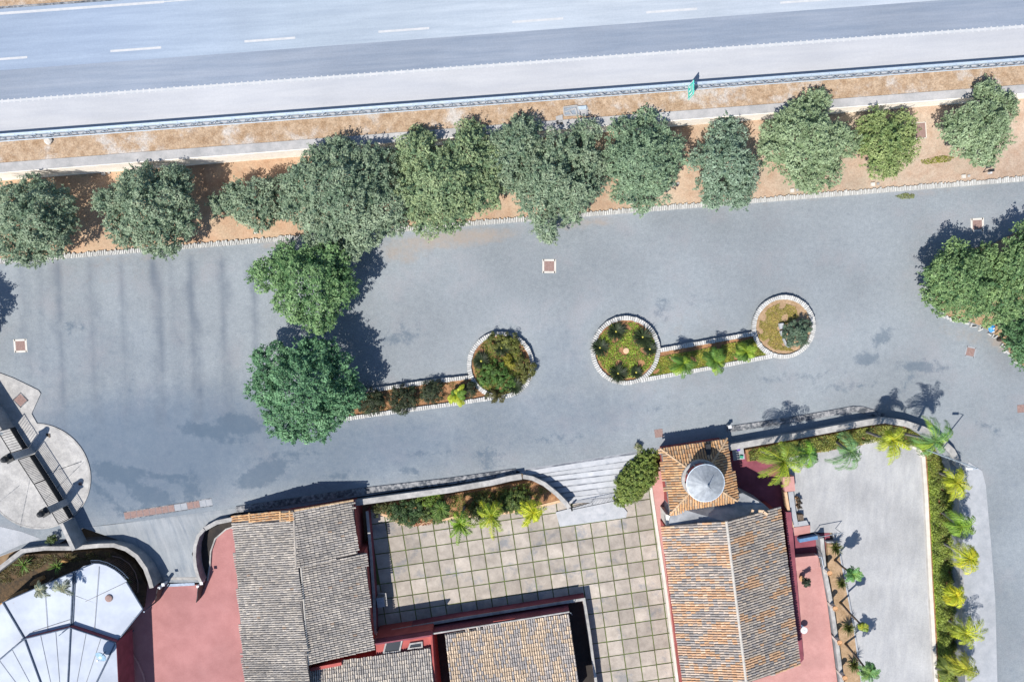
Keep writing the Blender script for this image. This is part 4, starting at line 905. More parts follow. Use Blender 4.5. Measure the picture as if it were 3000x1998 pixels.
# ================================================================ planters
def stone_mesh(nm, w, l, h, rnd, g):
    b = MB(); b.box((0, 0, 0), (l, w, h), 0, (g, g, g*.985), 0, rnd); b.box((0, 0, -h*.42), (l*1.02, w*1.04, h*.2), 0, (g*.9, g*.9, g*.88)); o = b.build(nm, M['stone'], color=True); me = o.data; bpy.data.objects.remove(o); return me
st_me = [stone_mesh('stone', w, l, h, rr, g) for w, l, h, rr, g in [(.175, .42, .17, .86, 1.02), (.16, .40, .16, .84, .92), (.18, .44, .18, .88, 1.07), (.165, .41, .15, .85, .98)]]
rst = random.Random(8)
def kerb_stones(parent, pts, z):
    for (a_, c_) in zip(pts[:-1], pts[1:]):
        a_ = Vector((a_.x, a_.y, 0)); c_ = Vector((c_.x, c_.y, 0)); L_ = (c_-a_).length; n = max(1, round(L_/.205)); an = atan2(c_.y-a_.y, c_.x-a_.x)+pi/2
        for i in range(n):
            p = a_.lerp(c_, (i+.5)/n); inst('stone', rst.choice(st_me), (p.x, p.y, z+rst.uniform(-.015, .015)), an+rst.uniform(-.10, .10), parent, (rst.uniform(.92, 1.08), 1, 1), (rst.uniform(-.05, .05), rst.uniform(-.05, .05)))
def round_planter(label, u, v, rpx, gap=None, soil='soil'):
    c = P(u, v, .42); r = rpx*(H-.42)/F-.20; t = thing('round_planter', label, 'planter', (c.x, c.y, 0), 'round planters in the parking lot')
    b = MB(); b.strip([(c.x+r*cos(2*pi*i/64), c.y+r*sin(2*pi*i/64)) for i in range(64)], .34, -.05, .34, True); b.build('kerb_ring', M['coping'], t)
    b = MB(); b.prism([Vector((c.x+r*cos(2*pi*i/48), c.y+r*sin(2*pi*i/48), .26)) for i in range(48)], -.05); b.build('soil', M[soil], t)
    n = 92
    for i in range(n):
        a = 2*pi*(i+.5)/n
        if gap and gap[0] < a < gap[1]: continue
        inst('stone', rst.choice(st_me), (c.x+r*cos(a), c.y+r*sin(a), .36+rst.uniform(-.02, .02)), a+rst.uniform(-.07, .07), t, (rst.uniform(.92, 1.1), 1, 1), (rst.uniform(-.05, .05), rst.uniform(-.05, .05)))
    return t
round_planter('round stone planter overgrown with olive green shrubs, next to the big dark tree strip', 1467, 1070, 99)
round_planter('round stone planter with dark cycads around a pale stone disc', 1833, 1027, 102)
round_planter('round stone planter with dry grass and one grey green shrub', 2297, 958, 93.5, soil='soil_dry')
def strip_planter(label, north, south):
    n_ = px(north, .38); s_ = px(south, .38); t = thing('strip_planter', label, 'planter', (n_[0].x, n_[0].y, 0), 'strip planters in the parking lot')
    for q in (n_, s_):
        b = MB(); b.strip(q, .32, -.05, .30); b.build('kerb', M['coping'], t); kerb_stones(t, q, .32)
    b = MB(); b.prism([Vector((p.x, p.y, .2)) for p in n_+s_[::-1]], -.05); b.build('soil', M['soil'], t)
strip_planter('straight stone edged planter with round shrubs, beside the big dark tree', [(1005, 1153), (1104, 1141), (1240, 1121), (1376, 1105)], [(1000, 1229), (1100, 1214), (1300, 1187), (1440, 1166)])
strip_planter('straight stone edged planter with three palms between two round planters', [(1934, 1026), (2070, 1002), (2206, 978)], [(1878, 1114), (2070, 1080), (2262, 1043)])
cover('weeds', [(1742, 1000), (1790, 950), (1860, 945), (1920, 1000), (1915, 1060), (1870, 1105), (1800, 1110), (1752, 1060)], .26, (.07, .13, .02), 31, 9000, .28, .065, (.24, .34, .04), 'bright green weeds between the cycads of the middle round planter', 'weeds', .22)
cover('dry_grass', [(2222, 990), (2225, 940), (2250, 905), (2290, 885), (2330, 900), (2340, 930), (2300, 950), (2300, 1010), (2330, 1030), (2270, 1025)], .26, (.17, .17, .03), 32, 9000, .12, .05, (.34, .27, .08), 'dry olive grass in the right round planter', 'grass', .2)
cover('weeds', [(1890, 1108), (1935, 1045), (2080, 1018), (2205, 992), (2255, 1036), (2080, 1070)], .2, (.09, .14, .025), 33, 13000, .22, .06, (.30, .31, .05), 'low green weeds under the three palms of the strip planter', 'weeds', .12)
cover('weeds', [(1385, 1055), (1420, 995), (1500, 990), (1545, 1060), (1530, 1130), (1470, 1160), (1400, 1130)], .26, (.045, .06, .012), 34, 8000, .3, .06, (.17, .24, .04), 'olive weeds and fallen leaves in the overgrown round planter', 'weeds', .1)
for i, (u, v, r, lab) in enumerate([(1804, 971, .85, 'dark cycad at the upper left of the middle round planter'), (1882, 987, .92, 'largest dark cycad with yellow heart, upper right in the middle round planter'), (1810, 1093, .85, 'dark cycad with yellow heart at the bottom of the middle round planter'),
        (1757, 1018, .8, 'dull dark cycad against the left rim of the middle round planter'), (1863, 1090, .55, 'small dark cycad right of the bottom one in the middle planter'), (1903, 1022, .6, 'small dark cycad against the right rim of the middle planter'),
        (1410, 1057, .75, 'dark cycad with yellow heart on the left of the overgrown planter'), (1470, 1019, .7, 'dark cycad at the top of the overgrown planter'), (1507, 1130, .75, 'dark cycad with yellow heart at the lower right of the overgrown planter')]):
    rosette('cycad', lab, 'cycad', (u, v, .34), r*1.15, 190, (.024, .038, .014), 40+i, 'cycads in the round planters', (.05, .85), .6, (.60, .56, .12), .10)
dk = thing('stone_disc', 'pale round stone disc in the centre of the middle round planter', 'stone', P(1834, 1027, .26)); b = MB(); p = P(1834, 1027, .26); b.lathe(tuple(p), [(.28, -.1), (.28, .16), (.22, .2)], 18); b.build('disc', M['orangewall'], dk)
for i, (lob, col, tip, lab) in enumerate([
    ([(1450, 1090, 34, .35), (1425, 1110, 24, .3), (1480, 1120, 26, .3)], (.05, .11, .022), (.11, .20, .04), 'green leafy shrub in the lower left of the overgrown planter'),
    ([(1530, 1065, 24, .4), (1552, 1078, 20, .35), (1535, 1100, 20, .3)], (.075, .085, .02), (.17, .17, .04), 'brownish shrub spilling over the right rim of the overgrown planter'),
    ([(1450, 1000, 22, .3), (1490, 998, 26, .3), (1512, 1020, 20, .3)], (.075, .09, .02), (.18, .19, .04), 'olive brown shrub along the top rim of the overgrown planter'),
    ([(1495, 1070, 14, .4), (1488, 1050, 12, .3)], (.19, .18, .02), (.26, .24, .03), 'yellow green tuft in the middle of the overgrown planter'),
    ([(1440, 1160, 18, .3), (1475, 1162, 16, .3)], (.06, .06, .02), (.14, .13, .035), 'brown shrub over the lower rim of the overgrown planter')]):
    shrub('leafy_shrub', lab, 'shrub', lob, .3, col, 60+i, None, .2, .06, 45, 1.3, tip, .7)
for i, (u, v, r, lab) in enumerate([(1089, 1176, 38, 'round dark shrub half under the big dark tree'), (1181, 1170, 40, 'round dark shrub second from the big dark tree'), (1266, 1147, 33, 'round dark shrub beside the yellow green palm of the strip planter'), (1372, 1140, 24, 'small dark shrub between the palm and the overgrown planter')]):
    shrub('round_shrub', lab, 'shrub', [(u, v, r, .35), (u+r*.3, v-r*.2, r*.7, .5), (u-r*.3, v+r*.2, r*.7, .4)], .25, (.024, .036, .018), 70+i, 'dark round shrubs in the strip planter', .2, .05, 50, 1.6, (.055, .075, .03), .8)
GP, YP = (.055, .12, .016), (.17, .20, .018)
palm('planter_palm', 'small yellow green palm among the dark shrubs of the strip planter', 'palm', (1333, 1150, .25), (1337, 1157), 1.1, 16, 1.15, YP, 3, 'small palms in the planters', (0, -.1), 1.5, .34, .09, 20, tip=(.07, .13, .02))
for i, (u, v, k, lab) in enumerate([(2003, 1065, 1.35, 'biggest palm of the strip planter, nearest the cycad planter'), (2092, 1056, 1.25, 'middle palm of the three in the strip planter'), (2186, 1032, 1.05, 'smallest palm of the three, nearest the dry grass planter')]):
    palm('planter_palm', lab, 'palm', (u-4, v-6, .25), (u, v), 2.5-.2*i, 22, k*1.15, (.05, .10, .018), 9+i, 'small palms in the planters', (0, -.1), 1.9, .42, .10, 32, tip=(.12, .18, .02), lw=.028, hang=.6)
shrub('grey_shrub', 'grey green shrub in the right round planter beside white stones', 'shrub', [(2335, 972, 30, .8), (2350, 960, 24, .8), (2330, 992, 26, .6), (2312, 968, 20, .7), (2345, 995, 20, .6)], .26, (.06, .10, .065), 81, None, .2, .06, 60, 1.4, (.12, .17, .11), .9)
ms = thing('broken_slab', 'broken white marble slabs lying left of the grey green shrub', 'stones', P(2288, 968, .26))
for u, v, a_, l_, w_ in ((2289, 955, 1.4, .55, .42), (2291, 976, 1.25, .5, .3), (2299, 1002, 1.1, .75, .16), (2306, 1012, .9, .4, .14)):
    b = MB(); b.box(P(u, v, .42), (l_, w_, .3), -a_, None, 0, .94); b.build('slab_piece', M['marble'], ms, color=True)

# ================================================================ trees
OLV, OLV2, GRN, LGT = (.085, .138, .088), (.19, .235, .155), (.05, .12, .05), (.12, .175, .09)
def tree(label, lobes, zc, z0, col, tip, seed, group, leaf=.105):
    rng = np.random.default_rng(seed); R_ = random.Random(seed)
    u0, v0 = lobes[0][0], lobes[0][1]; dm = max(hypot(u-u0, v-v0) for u, v, r in lobes)+1
    L_ = []
    for i, (u, v, r) in enumerate(lobes):
        z = zc*(1-.30*(hypot(u-u0, v-v0)/dm)**1.5)+(R_.uniform(-.35, .35) if i else .25); z = max(z, z0+.5*r*H/F)
        c = P(u, v, z); L_.append((c.x, c.y, c.z, r*(H-z)/F*.98))
    base = P(u0, v0, zc); t = thing('broadleaf_tree', label, 'tree', (base.x, base.y, z0), group)
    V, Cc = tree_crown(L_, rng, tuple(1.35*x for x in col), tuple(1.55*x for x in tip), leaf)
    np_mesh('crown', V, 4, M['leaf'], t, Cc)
    trunk(t, (base.x, base.y, z0), (base.x, base.y, zc), .16, .09, L_[1:6], R_)
TG = 'broadleaf trees in the row below the motorway'
T = [
 ('large grey green tree at the left edge, leftmost of the motorway row', [(95, 640, 85), (30, 600, 60), (150, 610, 70), (60, 720, 60), (140, 700, 55), (10, 680, 60), (188, 650, 40), (100, 560, 45), (110, 740, 30)], 3.9, OLV, OLV2),
 ('round dense tree second from the left in the motorway row', [(440, 600, 90), (345, 600, 50), (420, 535, 50), (505, 555, 58), (535, 640, 50), (470, 690, 60), (380, 660, 65), (308, 592, 28), (395, 548, 48), (520, 530, 35), (480, 725, 28)], 3.9, OLV, OLV2),
 ('small sparse tree between two big ones in the motorway row', [(750, 592, 55), (700, 602, 42), (645, 602, 30), (792, 560, 34), (765, 642, 34), (690, 560, 26), (810, 610, 30)], 2.4, OLV, OLV2),
 ('biggest grey green tree of the motorway row, above the dark tree on the parking lot', [(1000, 570, 110), (920, 540, 75), (1000, 470, 65), (1090, 500, 75), (1120, 590, 75), (1060, 650, 75), (960, 650, 80), (880, 600, 58), (1030, 710, 46), (1150, 640, 42), (868, 530, 36), (930, 470, 42), (990, 432, 28), (860, 580, 30), (1010, 745, 22)], 4.3, OLV, OLV2),
 ('bushy tree with yellowish centre right of the biggest grey green one', [(1300, 530, 95), (1230, 450, 60), (1240, 560, 70), (1370, 460, 70), (1400, 560, 65), (1320, 620, 58), (1250, 640, 46), (1425, 480, 46), (1200, 500, 42), (1230, 405, 28), (1385, 400, 38), (1440, 540, 40)], 4.0, (.085, .145, .08), (.20, .245, .125)),
 ('narrow tree crown rising between two bushy trees in the middle of the row', [(1516, 420, 58), (1490, 475, 55), (1540, 385, 42), (1462, 430, 38), (1530, 365, 25), (1560, 440, 40), (1500, 520, 40)], 3.6, OLV, OLV2),
 ('tree with a branch hanging over the parking lot kerb, in the middle of the row', [(1612, 525, 82), (1570, 590, 58), (1680, 560, 65), (1700, 470, 62), (1640, 450, 58), (1600, 660, 36), (1545, 550, 46), (1732, 540, 38), (1710, 395, 36), (1670, 620, 36), (1610, 690, 18)], 3.8, OLV, OLV2),
 ('compact pointed tree left of the gap by the road sign', [(1872, 472, 85), (1830, 400, 48), (1910, 392, 48), (1950, 460, 48), (1920, 540, 52), (1850, 560, 48), (1800, 485, 42), (1890, 350, 26), (1968, 425, 26), (1885, 595, 24)], 3.5, OLV, (.18, .245, .15)),
 ('slim grey green tree with two lower tufts, right of the gap by the road sign', [(2120, 475, 68), (2130, 400, 42), (2062, 462, 36), (2180, 500, 42), (2105, 560, 46), (2168, 555, 40), (2080, 545, 34), (2130, 365, 20), (2090, 590, 18), (2160, 592, 20), (2030, 470, 18)], 3.2, OLV, (.19, .25, .18)),
 ('large light green tree with pointed top in the right part of the row', [(2360, 420, 88), (2370, 325, 50), (2290, 390, 52), (2440, 410, 52), (2400, 500, 56), (2340, 500, 46), (2280, 450, 46), (2372, 540, 24), (2475, 420, 34), (2400, 290, 24), (2250, 430, 25), (2330, 350, 40)], 3.6, LGT, (.21, .265, .155)),
 ('oval yellowish green tree beside the rusty square cover', [(2592, 412, 58), (2560, 360, 38), (2635, 372, 38), (2580, 470, 44), (2630, 442, 42), (2540, 420, 32), (2610, 490, 22), (2655, 400, 28)], 2.8, (.105, .16, .055), (.20, .24, .095)),
 ('rightmost tree of the motorway row, leaning with a pointed top', [(2868, 372, 64), (2890, 292, 42), (2930, 330, 36), (2798, 380, 40), (2850, 430, 46), (2910, 412, 42), (2900, 460, 24), (2882, 258, 20), (2950, 300, 20), (2778, 365, 22)], 3.4, LGT, (.20, .255, .15)),
 ('bright green tree standing on the parking lot below the biggest grey green one', [(900, 830, 92), (800, 800, 48), (850, 768, 56), (960, 770, 60), (990, 840, 52), (930, 910, 60), (862, 880, 56), (758, 802, 24), (940, 940, 26), (1005, 800, 25), (980, 890, 32)], 4.0, (.046, .115, .042), (.15, .235, .10)),
 ('dense dark green tree in the middle of the parking lot with a big black shadow', [(890, 1140, 104), (800, 1070, 62), (775, 1140, 46), (840, 1220, 68), (930, 1240, 52), (1000, 1170, 56), (990, 1090, 50), (900, 1050, 56), (962, 1032, 32), (860, 1262, 34), (960, 1215, 40), (770, 1050, 28), (1035, 1140, 25), (905, 1020, 26)], 4.3, (.030, .095, .045), (.115, .22, .11)),
]
for i, (lab, lob, zc, c0, c1) in enumerate(T):
    tree(lab, lob, zc, .1 if i < 12 else 0.0, c0, c1, 100+i, TG if i < 12 else 'trees standing on the parking lot', leaf=.105)
TR_ = [('broad green tree over the stone edged island at the right edge', [(2810, 820, 78), (2757, 800, 46), (2870, 768, 52), (2890, 840, 62), (2830, 890, 46), (2756, 870, 46), (2930, 800, 48), (2800, 745, 36), (2740, 835, 28)], 3.4),
       ('light green tree cut by the right edge above the island', [(2985, 780, 56), (2958, 880, 58), (3012, 700, 46), (2920, 905, 46), (3025, 850, 60), (2980, 730, 40)], 3.6),
       ('dark green tree at the right edge below the blue plastic bag', [(2992, 1000, 42), (2972, 960, 36), (3002, 1045, 30), (3025, 1010, 45)], 2.9)]
for i, (lab, lob, zc) in enumerate(TR_):
    tree(lab, lob, zc, .1, (.06, .125, .052), (.155, .225, .09) if i < 2 else (.09, .17, .075), 140+i, 'trees on the island at the right edge', leaf=.105)
# a tree outside the left edge throws its shadow onto the lot
tree('tree just beyond the left edge whose shadow falls on the parking lot', [(-185, 960, 80), (-145, 900, 50), (-225, 900, 60), (-155, 1010, 46)], 3.6, 0, OLV, OLV2, 150, 'trees standing on the parking lot')
# island at the right edge
isl = px([(2722, 800), (2726, 850), (2740, 895), (2775, 925), (2830, 937), (2875, 955), (2925, 985), (2955, 1030), (2985, 1068), (3200, 1120), (3200, 640), (3020, 660), (2900, 720), (2790, 735)], .10)
slab('tree_island', isl, M['soil_dry'], -.05)
ik = thing('island_kerb', 'broken row of white stones edging the tree island at the right edge', 'kerb', P(2830, 938, 0))
pts = [P(u, v, .1) for u, v in [(2712, 800), (2716, 855), (2732, 898), (2770, 930), (2830, 944), (2872, 960), (2920, 988), (2950, 1030), (2985, 1072)]]; rI = random.Random(4)
for a_, c_ in zip(pts[:-1], pts[1:]):
    n = max(1, int((c_-a_).length/.30))
    for i in range(n):
        if rI.random() < .3: continue
        p = a_.lerp(c_, (i+.5)/n); inst('stone', rI.choice(st_me), (p.x+rI.uniform(-.12, .12), p.y+rI.uniform(-.12, .12), .12), rI.uniform(0, 3), ik, (1, rI.uniform(.6, 1), 1))
bg_ = thing('plastic_bag', 'crumpled bright blue plastic bag on the white stones of the tree island', 'bag', P(2905, 961, .15)); rb = random.Random(2)
b = MB(); c = P(2905, 961, .32); n = 12; vs = []
for k, (r, z) in enumerate([(.20, -.18), (.34, -.05), (.30, .10), (.12, .20)]):
    for j in range(n): g = r*rb.uniform(.7, 1.2); vs.append((c.x+g*cos(2*pi*j/n)*.8, c.y+g*1.2*sin(2*pi*j/n), c.z+z+rb.uniform(-.04, .04)))
b.add(vs, [(k*n+j, k*n+(j+1) % n, (k+1)*n+(j+1) % n, (k+1)*n+j) for k in range(3) for j in range(n)]+[tuple(range(3*n, 4*n))]); b.build('bag_body', M['bluewrap'], bg_)
b = MB(); b.box(c+Vector((.05, -.05, .22)), (.16, .14, .05), .6); b.box(c+Vector((.1, -.35, .08)), (.22, .16, .06), .2); b.build('white_label', M['white'], bg_)

# ================================================================ garden palms and hedges
hedgeA = [(2190, 1316), (2300, 1296), (2450, 1268), (2560, 1246), (2600, 1244), (2690, 1262), (2742, 1296), (2768, 1340), (2778, 1400), (2722, 1400), (2712, 1335), (2690, 1312), (2640, 1296), (2585, 1290), (2525, 1300), (2440, 1316), (2370, 1328), (2300, 1338), (2196, 1350)]
ZG = -1.25
slab('palm_bed', px([(2184, 1318), (2300, 1298), (2560, 1250), (2660, 1250), (2760, 1300), (2800, 1380), (2812, 1560), (2830, 2000), (2840, 2150), (2768, 2150), (2748, 1998), (2731, 1700), (2711, 1340), (2690, 1312), (2640, 1296), (2585, 1288), (2525, 1304), (2370, 1330), (2300, 1340), (2190, 1352)], ZG), M['soil'])
cover('hedge_plants', hedgeA, ZG, (.065, .09, .025), 51, 17000, .55, .075, (.23, .25, .055), 'low mixed green hedge inside the curved wall of the palm garden', 'hedge', .03)
cover('hedge_plants', [(2718, 1400), (2784, 1400), (2792, 1560), (2800, 1750), (2812, 2050), (2758, 2050), (2748, 1900), (2732, 1650)], ZG, (.085, .11, .03), 52, 30000, .8, .075, (.25, .31, .06), 'low green hedge strip running down the right side of the yard', 'hedge', .06)
cover('bright_grass', [(2716, 1350), (2740, 1350), (2760, 1700), (2785, 2050), (2756, 2050), (2734, 1700)], ZG, (.10, .17, .02), 53, 20000, .22, .06, (.30, .40, .05), 'bright green grass edge beside the white yard kerb', 'grass')
PG = 'feather palms in the garden along the right road'
YG, DG, YY = (.10, .17, .022), (.060, .130, .035), (.23, .26, .02)
def gpalm(lab, base, crown, zc, nf, L_, col, seed, wind=(0, 0), tip=None, **k):
    return palm('feather_palm', lab, 'palm', (base[0], base[1], ZG), crown, zc, int(nf*1.4), L_*1.35, col, seed, PG, tuple(2.0*w for w in wind), 2.9, .55, .12, 40, None, (.35, 1.4), .8, tip, lw=.029, **k)
gpalm('big drooping olive green palm next to the tower court', (2228, 1318), (2292, 1350), 4.7, 15, 2.3, (.085, .125, .022), 1, (-.15, -.15), (.17, .22, .02))
gpalm('green palm second from the tower, over the edge of the yard', (2330, 1313), (2368, 1330), 2.8, 13, 1.7, DG, 2, (.05, -.25), (.10, .19, .02))
gpalm('solitary green palm drooping over the middle of the yard edge', (2448, 1292), (2490, 1322), 2.8, 9, 1.8, (.065, .125, .05), 3, (-.35, -.1))
gpalm('bright yellow green palm at the top right corner of the yard', (2536, 1264), (2612, 1288), 4.4, 14, 1.8, (.17, .20, .02), 4, (0, -.25), YY)
gpalm('tall fresh green palm leaning over the curved wall corner', (2650, 1270), (2738, 1292), 4.6, 12, 2.0, (.075, .15, .05), 5, (-.05, .15), (.16, .24, .03))
gpalm('yellow palm just below the lamp post', (2752, 1383), (2800, 1412), 1.9, 13, 1.8, (.20, .22, .018), 6, (.05, -.2), YY)
gpalm('fresh green palm in the middle of the right hedge', (2757, 1498), (2815, 1540), 2.0, 13, 1.7, (.10, .17, .02), 7, (-.1, -.15), (.09, .15, .03))
gpalm('tall yellow palm with bare grey trunk leaning over the outer pavement', (2760, 1588), (2838, 1634), 3.0, 14, 1.8, (.24, .24, .018), 8, (.1, .1), YY)
gpalm('compact bright yellow palm in the lower hedge', (2765, 1716), (2800, 1742), 1.5, 15, 1.2, (.27, .26, .016), 9, (0, -.15), YY)
gpalm('wide yellow green palm with long arching fronds in the lower hedge', (2776, 1812), (2822, 1850), 1.8, 13, 2.1, (.15, .18, .02), 10, (.15, -.1), YY)
gpalm('olive yellow palm at the bottom edge of the hedge', (2780, 1915), (2822, 1955), 1.7, 15, 1.7, (.13, .15, .02), 12, (-.1, -.2), (.22, .22, .02))
gpalm('dull green palm partly hidden at the bottom of the hedge', (2742, 1958), (2776, 1965), .8, 11, 1.4, (.085, .11, .025), 13, (-.1, -.1))
# palms and plants in the patio bed
slab('patio_bed', px([(1095, 1486), (1330, 1446), (1560, 1408), (1610, 1432), (1640, 1466), (1560, 1480), (1480, 1496), (1400, 1506), (1320, 1512), (1280, 1522), (1240, 1530), (1185, 1532), (1140, 1512), (1098, 1500)], ZP+.28), M['soil'])
b = MB(); b.strip([P(u, v, ZP+.32) for u, v in [(1094, 1498), (1135, 1512), (1175, 1534), (1215, 1538), (1270, 1528), (1330, 1516), (1410, 1510), (1500, 1500), (1570, 1486), (1640, 1468)]], .24, -1.8, ZP+.32); b.build('bed_border', M['orangewall'])['kind'] = 'structure'
pp = 'feather palms in the patio bed'
def ppalm(lab, base, crown, zc, nf, L_, col, seed, wind, tip):
    return palm('feather_palm', lab, 'palm', (base[0], base[1], ZP+.28), crown, zc, int(nf*1.3), L_*1.5, col, seed, pp, tuple(1.8*w for w in wind), 2.8, .50, .11, 36, None, (.35, 1.4), .8, tip, lw=.034)
ppalm('yellow green palm on the left of the patio bed, over the slabs', (1362, 1480), (1348, 1532), 1.5, 13, 1.5, (.12, .17, .02), 21, (0, -.3), YG)
ppalm('spreading yellow green palm in the middle of the patio bed', (1450, 1466), (1440, 1508), 1.4, 13, 1.7, (.14, .19, .02), 22, (.1, -.25), YY)
ppalm('bright yellow palm on the right of the patio bed beside the stairs', (1550, 1452), (1562, 1500), 1.5, 15, 1.5, (.22, .24, .018), 23, (.05, -.25), YY)
ppalm('dark green palm behind the others in the patio bed', (1300, 1470), (1292, 1488), .8, 10, 1.2, (.05, .085, .02), 24, (0, -.1), None)
for i, (lob, col, tip, lab) in enumerate([
    ([(1178, 1496, 36, .5), (1200, 1510, 30, .4), (1160, 1505, 26, .4), (1215, 1490, 26, .5)], (.03, .065, .022), (.085, .14, .045), 'large dark green shrub near the left end of the patio bed'),
    ([(1262, 1500, 26, .4), (1285, 1512, 22, .4)], (.04, .07, .02), (.13, .18, .04), 'dark shrub in the left half of the patio bed'),
    ([(1410, 1482, 34, .5), (1395, 1500, 26, .4), (1430, 1470, 22, .5)], (.055, .08, .022), (.15, .18, .045), 'olive shrub between the left and middle patio palms'),
    ([(1500, 1462, 34, .5), (1525, 1475, 26, .4), (1480, 1478, 26, .4), (1530, 1450, 22, .5)], (.045, .085, .022), (.16, .20, .04), 'wide dark green shrub between the middle and right patio palms'),
    ([(1107, 1496, 16, .3), (1130, 1488, 18, .3)], (.045, .06, .02), (.12, .13, .04), 'small shrub in the left corner of the patio bed'),
    ([(1270, 1460, 26, .4), (1240, 1464, 20, .4)], (.08, .14, .02), (.20, .29, .04), 'light green shrub against the road wall of the patio bed')]):
    shrub('bed_shrub', lab, 'shrub', lob, ZP+.28, col, 160+i, 'shrubs in the patio bed', .2, .06, 50, 1.4, tip, .8)
rosette('spiky_plant', 'pale green spiky plant in the front of the patio bed', 'plant', (1246, 1506, ZP+.3), .9, 40, (.13, .19, .07), 171, None, (.2, 1.1), .5, (.2, .22, .06), .09)
rosette('spiky_plant', 'small yellowish spiky plant in the left corner of the patio bed', 'plant', (1138, 1482, ZP+.3), .7, 30, (.13, .15, .06), 172, None, (.2, 1.1), .5, (.2, .22, .06), .07)
cover('fallen_leaves', [(1180, 1530), (1240, 1526), (1272, 1522), (1262, 1536), (1210, 1542)], ZP+.3, (.15, .035, .02), 173, 500, .08, .06, (.25, .07, .03), 'dark red fallen leaves on the border of the patio bed', 'leaves')
cover('bed_weeds', [(1100, 1488), (1330, 1450), (1550, 1412), (1605, 1436), (1560, 1476), (1400, 1502), (1280, 1518), (1190, 1526)], ZP+.28, (.05, .075, .018), 174, 9000, .35, .06, (.15, .19, .035), 'mixed low greenery covering the soil of the patio bed', 'weeds', .3)
cover('bed_weeds', [(1010, 1160), (1180, 1137), (1370, 1112), (1385, 1150), (1240, 1184), (1010, 1215)], .2, (.045, .06, .016), 175, 3500, .2, .055, (.12, .13, .03), 'sparse low weeds between the dark round shrubs of the strip planter', 'weeds', .55)
# rounded hedge bush by the stairs
shrub('hedge_bush', 'big rounded green hedge bush between the marble stairs and the tower', 'bush',
      [(1865, 1398, 44, .9), (1890, 1355, 34, .9), (1840, 1436, 36, .9), (1905, 1335, 22, .8), (1822, 1462, 22, .7), (1880, 1385, 44, 1.0), (1850, 1415, 44, 1.0), (1900, 1370, 26, .8), (1832, 1415, 24, .7)], -1.0, (.10, .15, .03), 180, None, .13, .05, 42, 2.2, (.26, .31, .07), .9, -.2)
shrub('flowering_shrub', 'small pale flowering shrub at the road end of the stair bush', 'shrub', [(1868, 1308, 10, .5), (1872, 1318, 9, .4)], -.2, (.12, .15, .04), 181, None, .15, .06, 40, 1.5, (.34, .34, .22), .9)
# bed with yuccas and slim palms beside the terrace
slab('terrace_bed', px([(2424, 1588), (2456, 1588), (2462, 1640), (2482, 1740), (2502, 1850), (2522, 1998), (2535, 2120), (2490, 2120), (2468, 1950), (2440, 1770), (2426, 1660)], ZP+.35), M['soil_dry'])
b = MB(); b.strip([P(u, v, ZP+.38) for u, v in [(2422, 1588), (2458, 1588), (2464, 1640), (2484, 1740), (2504, 1850), (2524, 1998), (2538, 2120)]], .14, -1.8, ZP+.38); b.build('bed_edge', M['palepave'])['kind'] = 'structure'
wall('low grey parapet with dark inner face between the pink terrace and the yucca bed', [(2408, 1576), (2416, 1668), (2436, 1770), (2452, 1880), (2466, 1990), (2480, 2100)], ZP+1.15, -1.8, .26, M['wallgrey'], M['coping'], name='terrace_wall')
for i, (u, v, r, lab) in enumerate([(2444, 1602, .75, 'topmost bushy yucca at the head of the terrace bed'), (2462, 1706, .62, 'second bushy yucca of the terrace bed, below the first lantern pillar'), (2482, 1836, .8, 'third bushy yucca of the terrace bed, beside the small palm'), (2499, 1944, .85, 'lowest bushy yucca of the terrace bed')]):
    rosette('yucca', lab, 'plant', (u, v, ZP+.6), r, 90, (.085, .105, .022), 190+i, 'yuccas in the terrace bed', (-.1, 1.4), .4, (.2, .18, .04), .09)
fanp = 'slim fan palms in the terrace bed'
palm('fan_palm', 'slim palm with full green crown, first in the terrace bed', 'palm', (2446, 1640, ZP+.35), (2497, 1680), 1.9, 26, .85, (.055, .13, .04), 31, fanp, (0, 0), 1.3, .34, .10, 16, M['bark'], (-.2, 1.2), .4, (.10, .19, .05))
palm('fan_palm', 'slim leaning palm with the smallest crown, second in the terrace bed', 'palm', (2462, 1764, ZP+.35), (2530, 1836), 2.9, 18, .52, (.09, .13, .022), 32, fanp, (0, 0), 1.5, .30, .10, 14, M['bark'], (-.3, 1.1), .5, (.16, .18, .02))
palm('fan_palm', 'slim palm with the widest spiky crown at the bottom of the terrace bed', 'palm', (2477, 1884, ZP+.35), (2546, 1970), 2.8, 30, 1.05, (.06, .13, .045), 33, fanp, (0, 0), 1.2, .36, .10, 16, M['bark'], (-.2, 1.2), .35, (.12, .20, .06))
for i, (u, v, lab) in enumerate([(2414, 1664, 'topmost lantern pillar of the pink terrace wall'), (2430, 1766, 'lantern pillar of the terrace wall beside the leaning palm'), (2443, 1864, 'lantern pillar of the terrace wall beside the third yucca'), (2458, 1966, 'lowest lantern pillar of the terrace wall at the bottom edge')]):
    p = P(u, v, ZP+.75); t = thing('lantern_pillar', lab, 'pillar', tuple(p), 'pillars along the pink terrace'); b = MB(); b.box((p.x, p.y, ZP+1.05), (.34, .34, 1.3), .2); b.build('shaft', M['cream'], t)
    b = MB(); b.lathe((p.x, p.y, ZP+1.70), [(.05, 0), (.18, .05), (.24, .22), (.26, .28), (.22, .30), (.19, .24)], 14); b.build('pot', M['terracotta'], t)

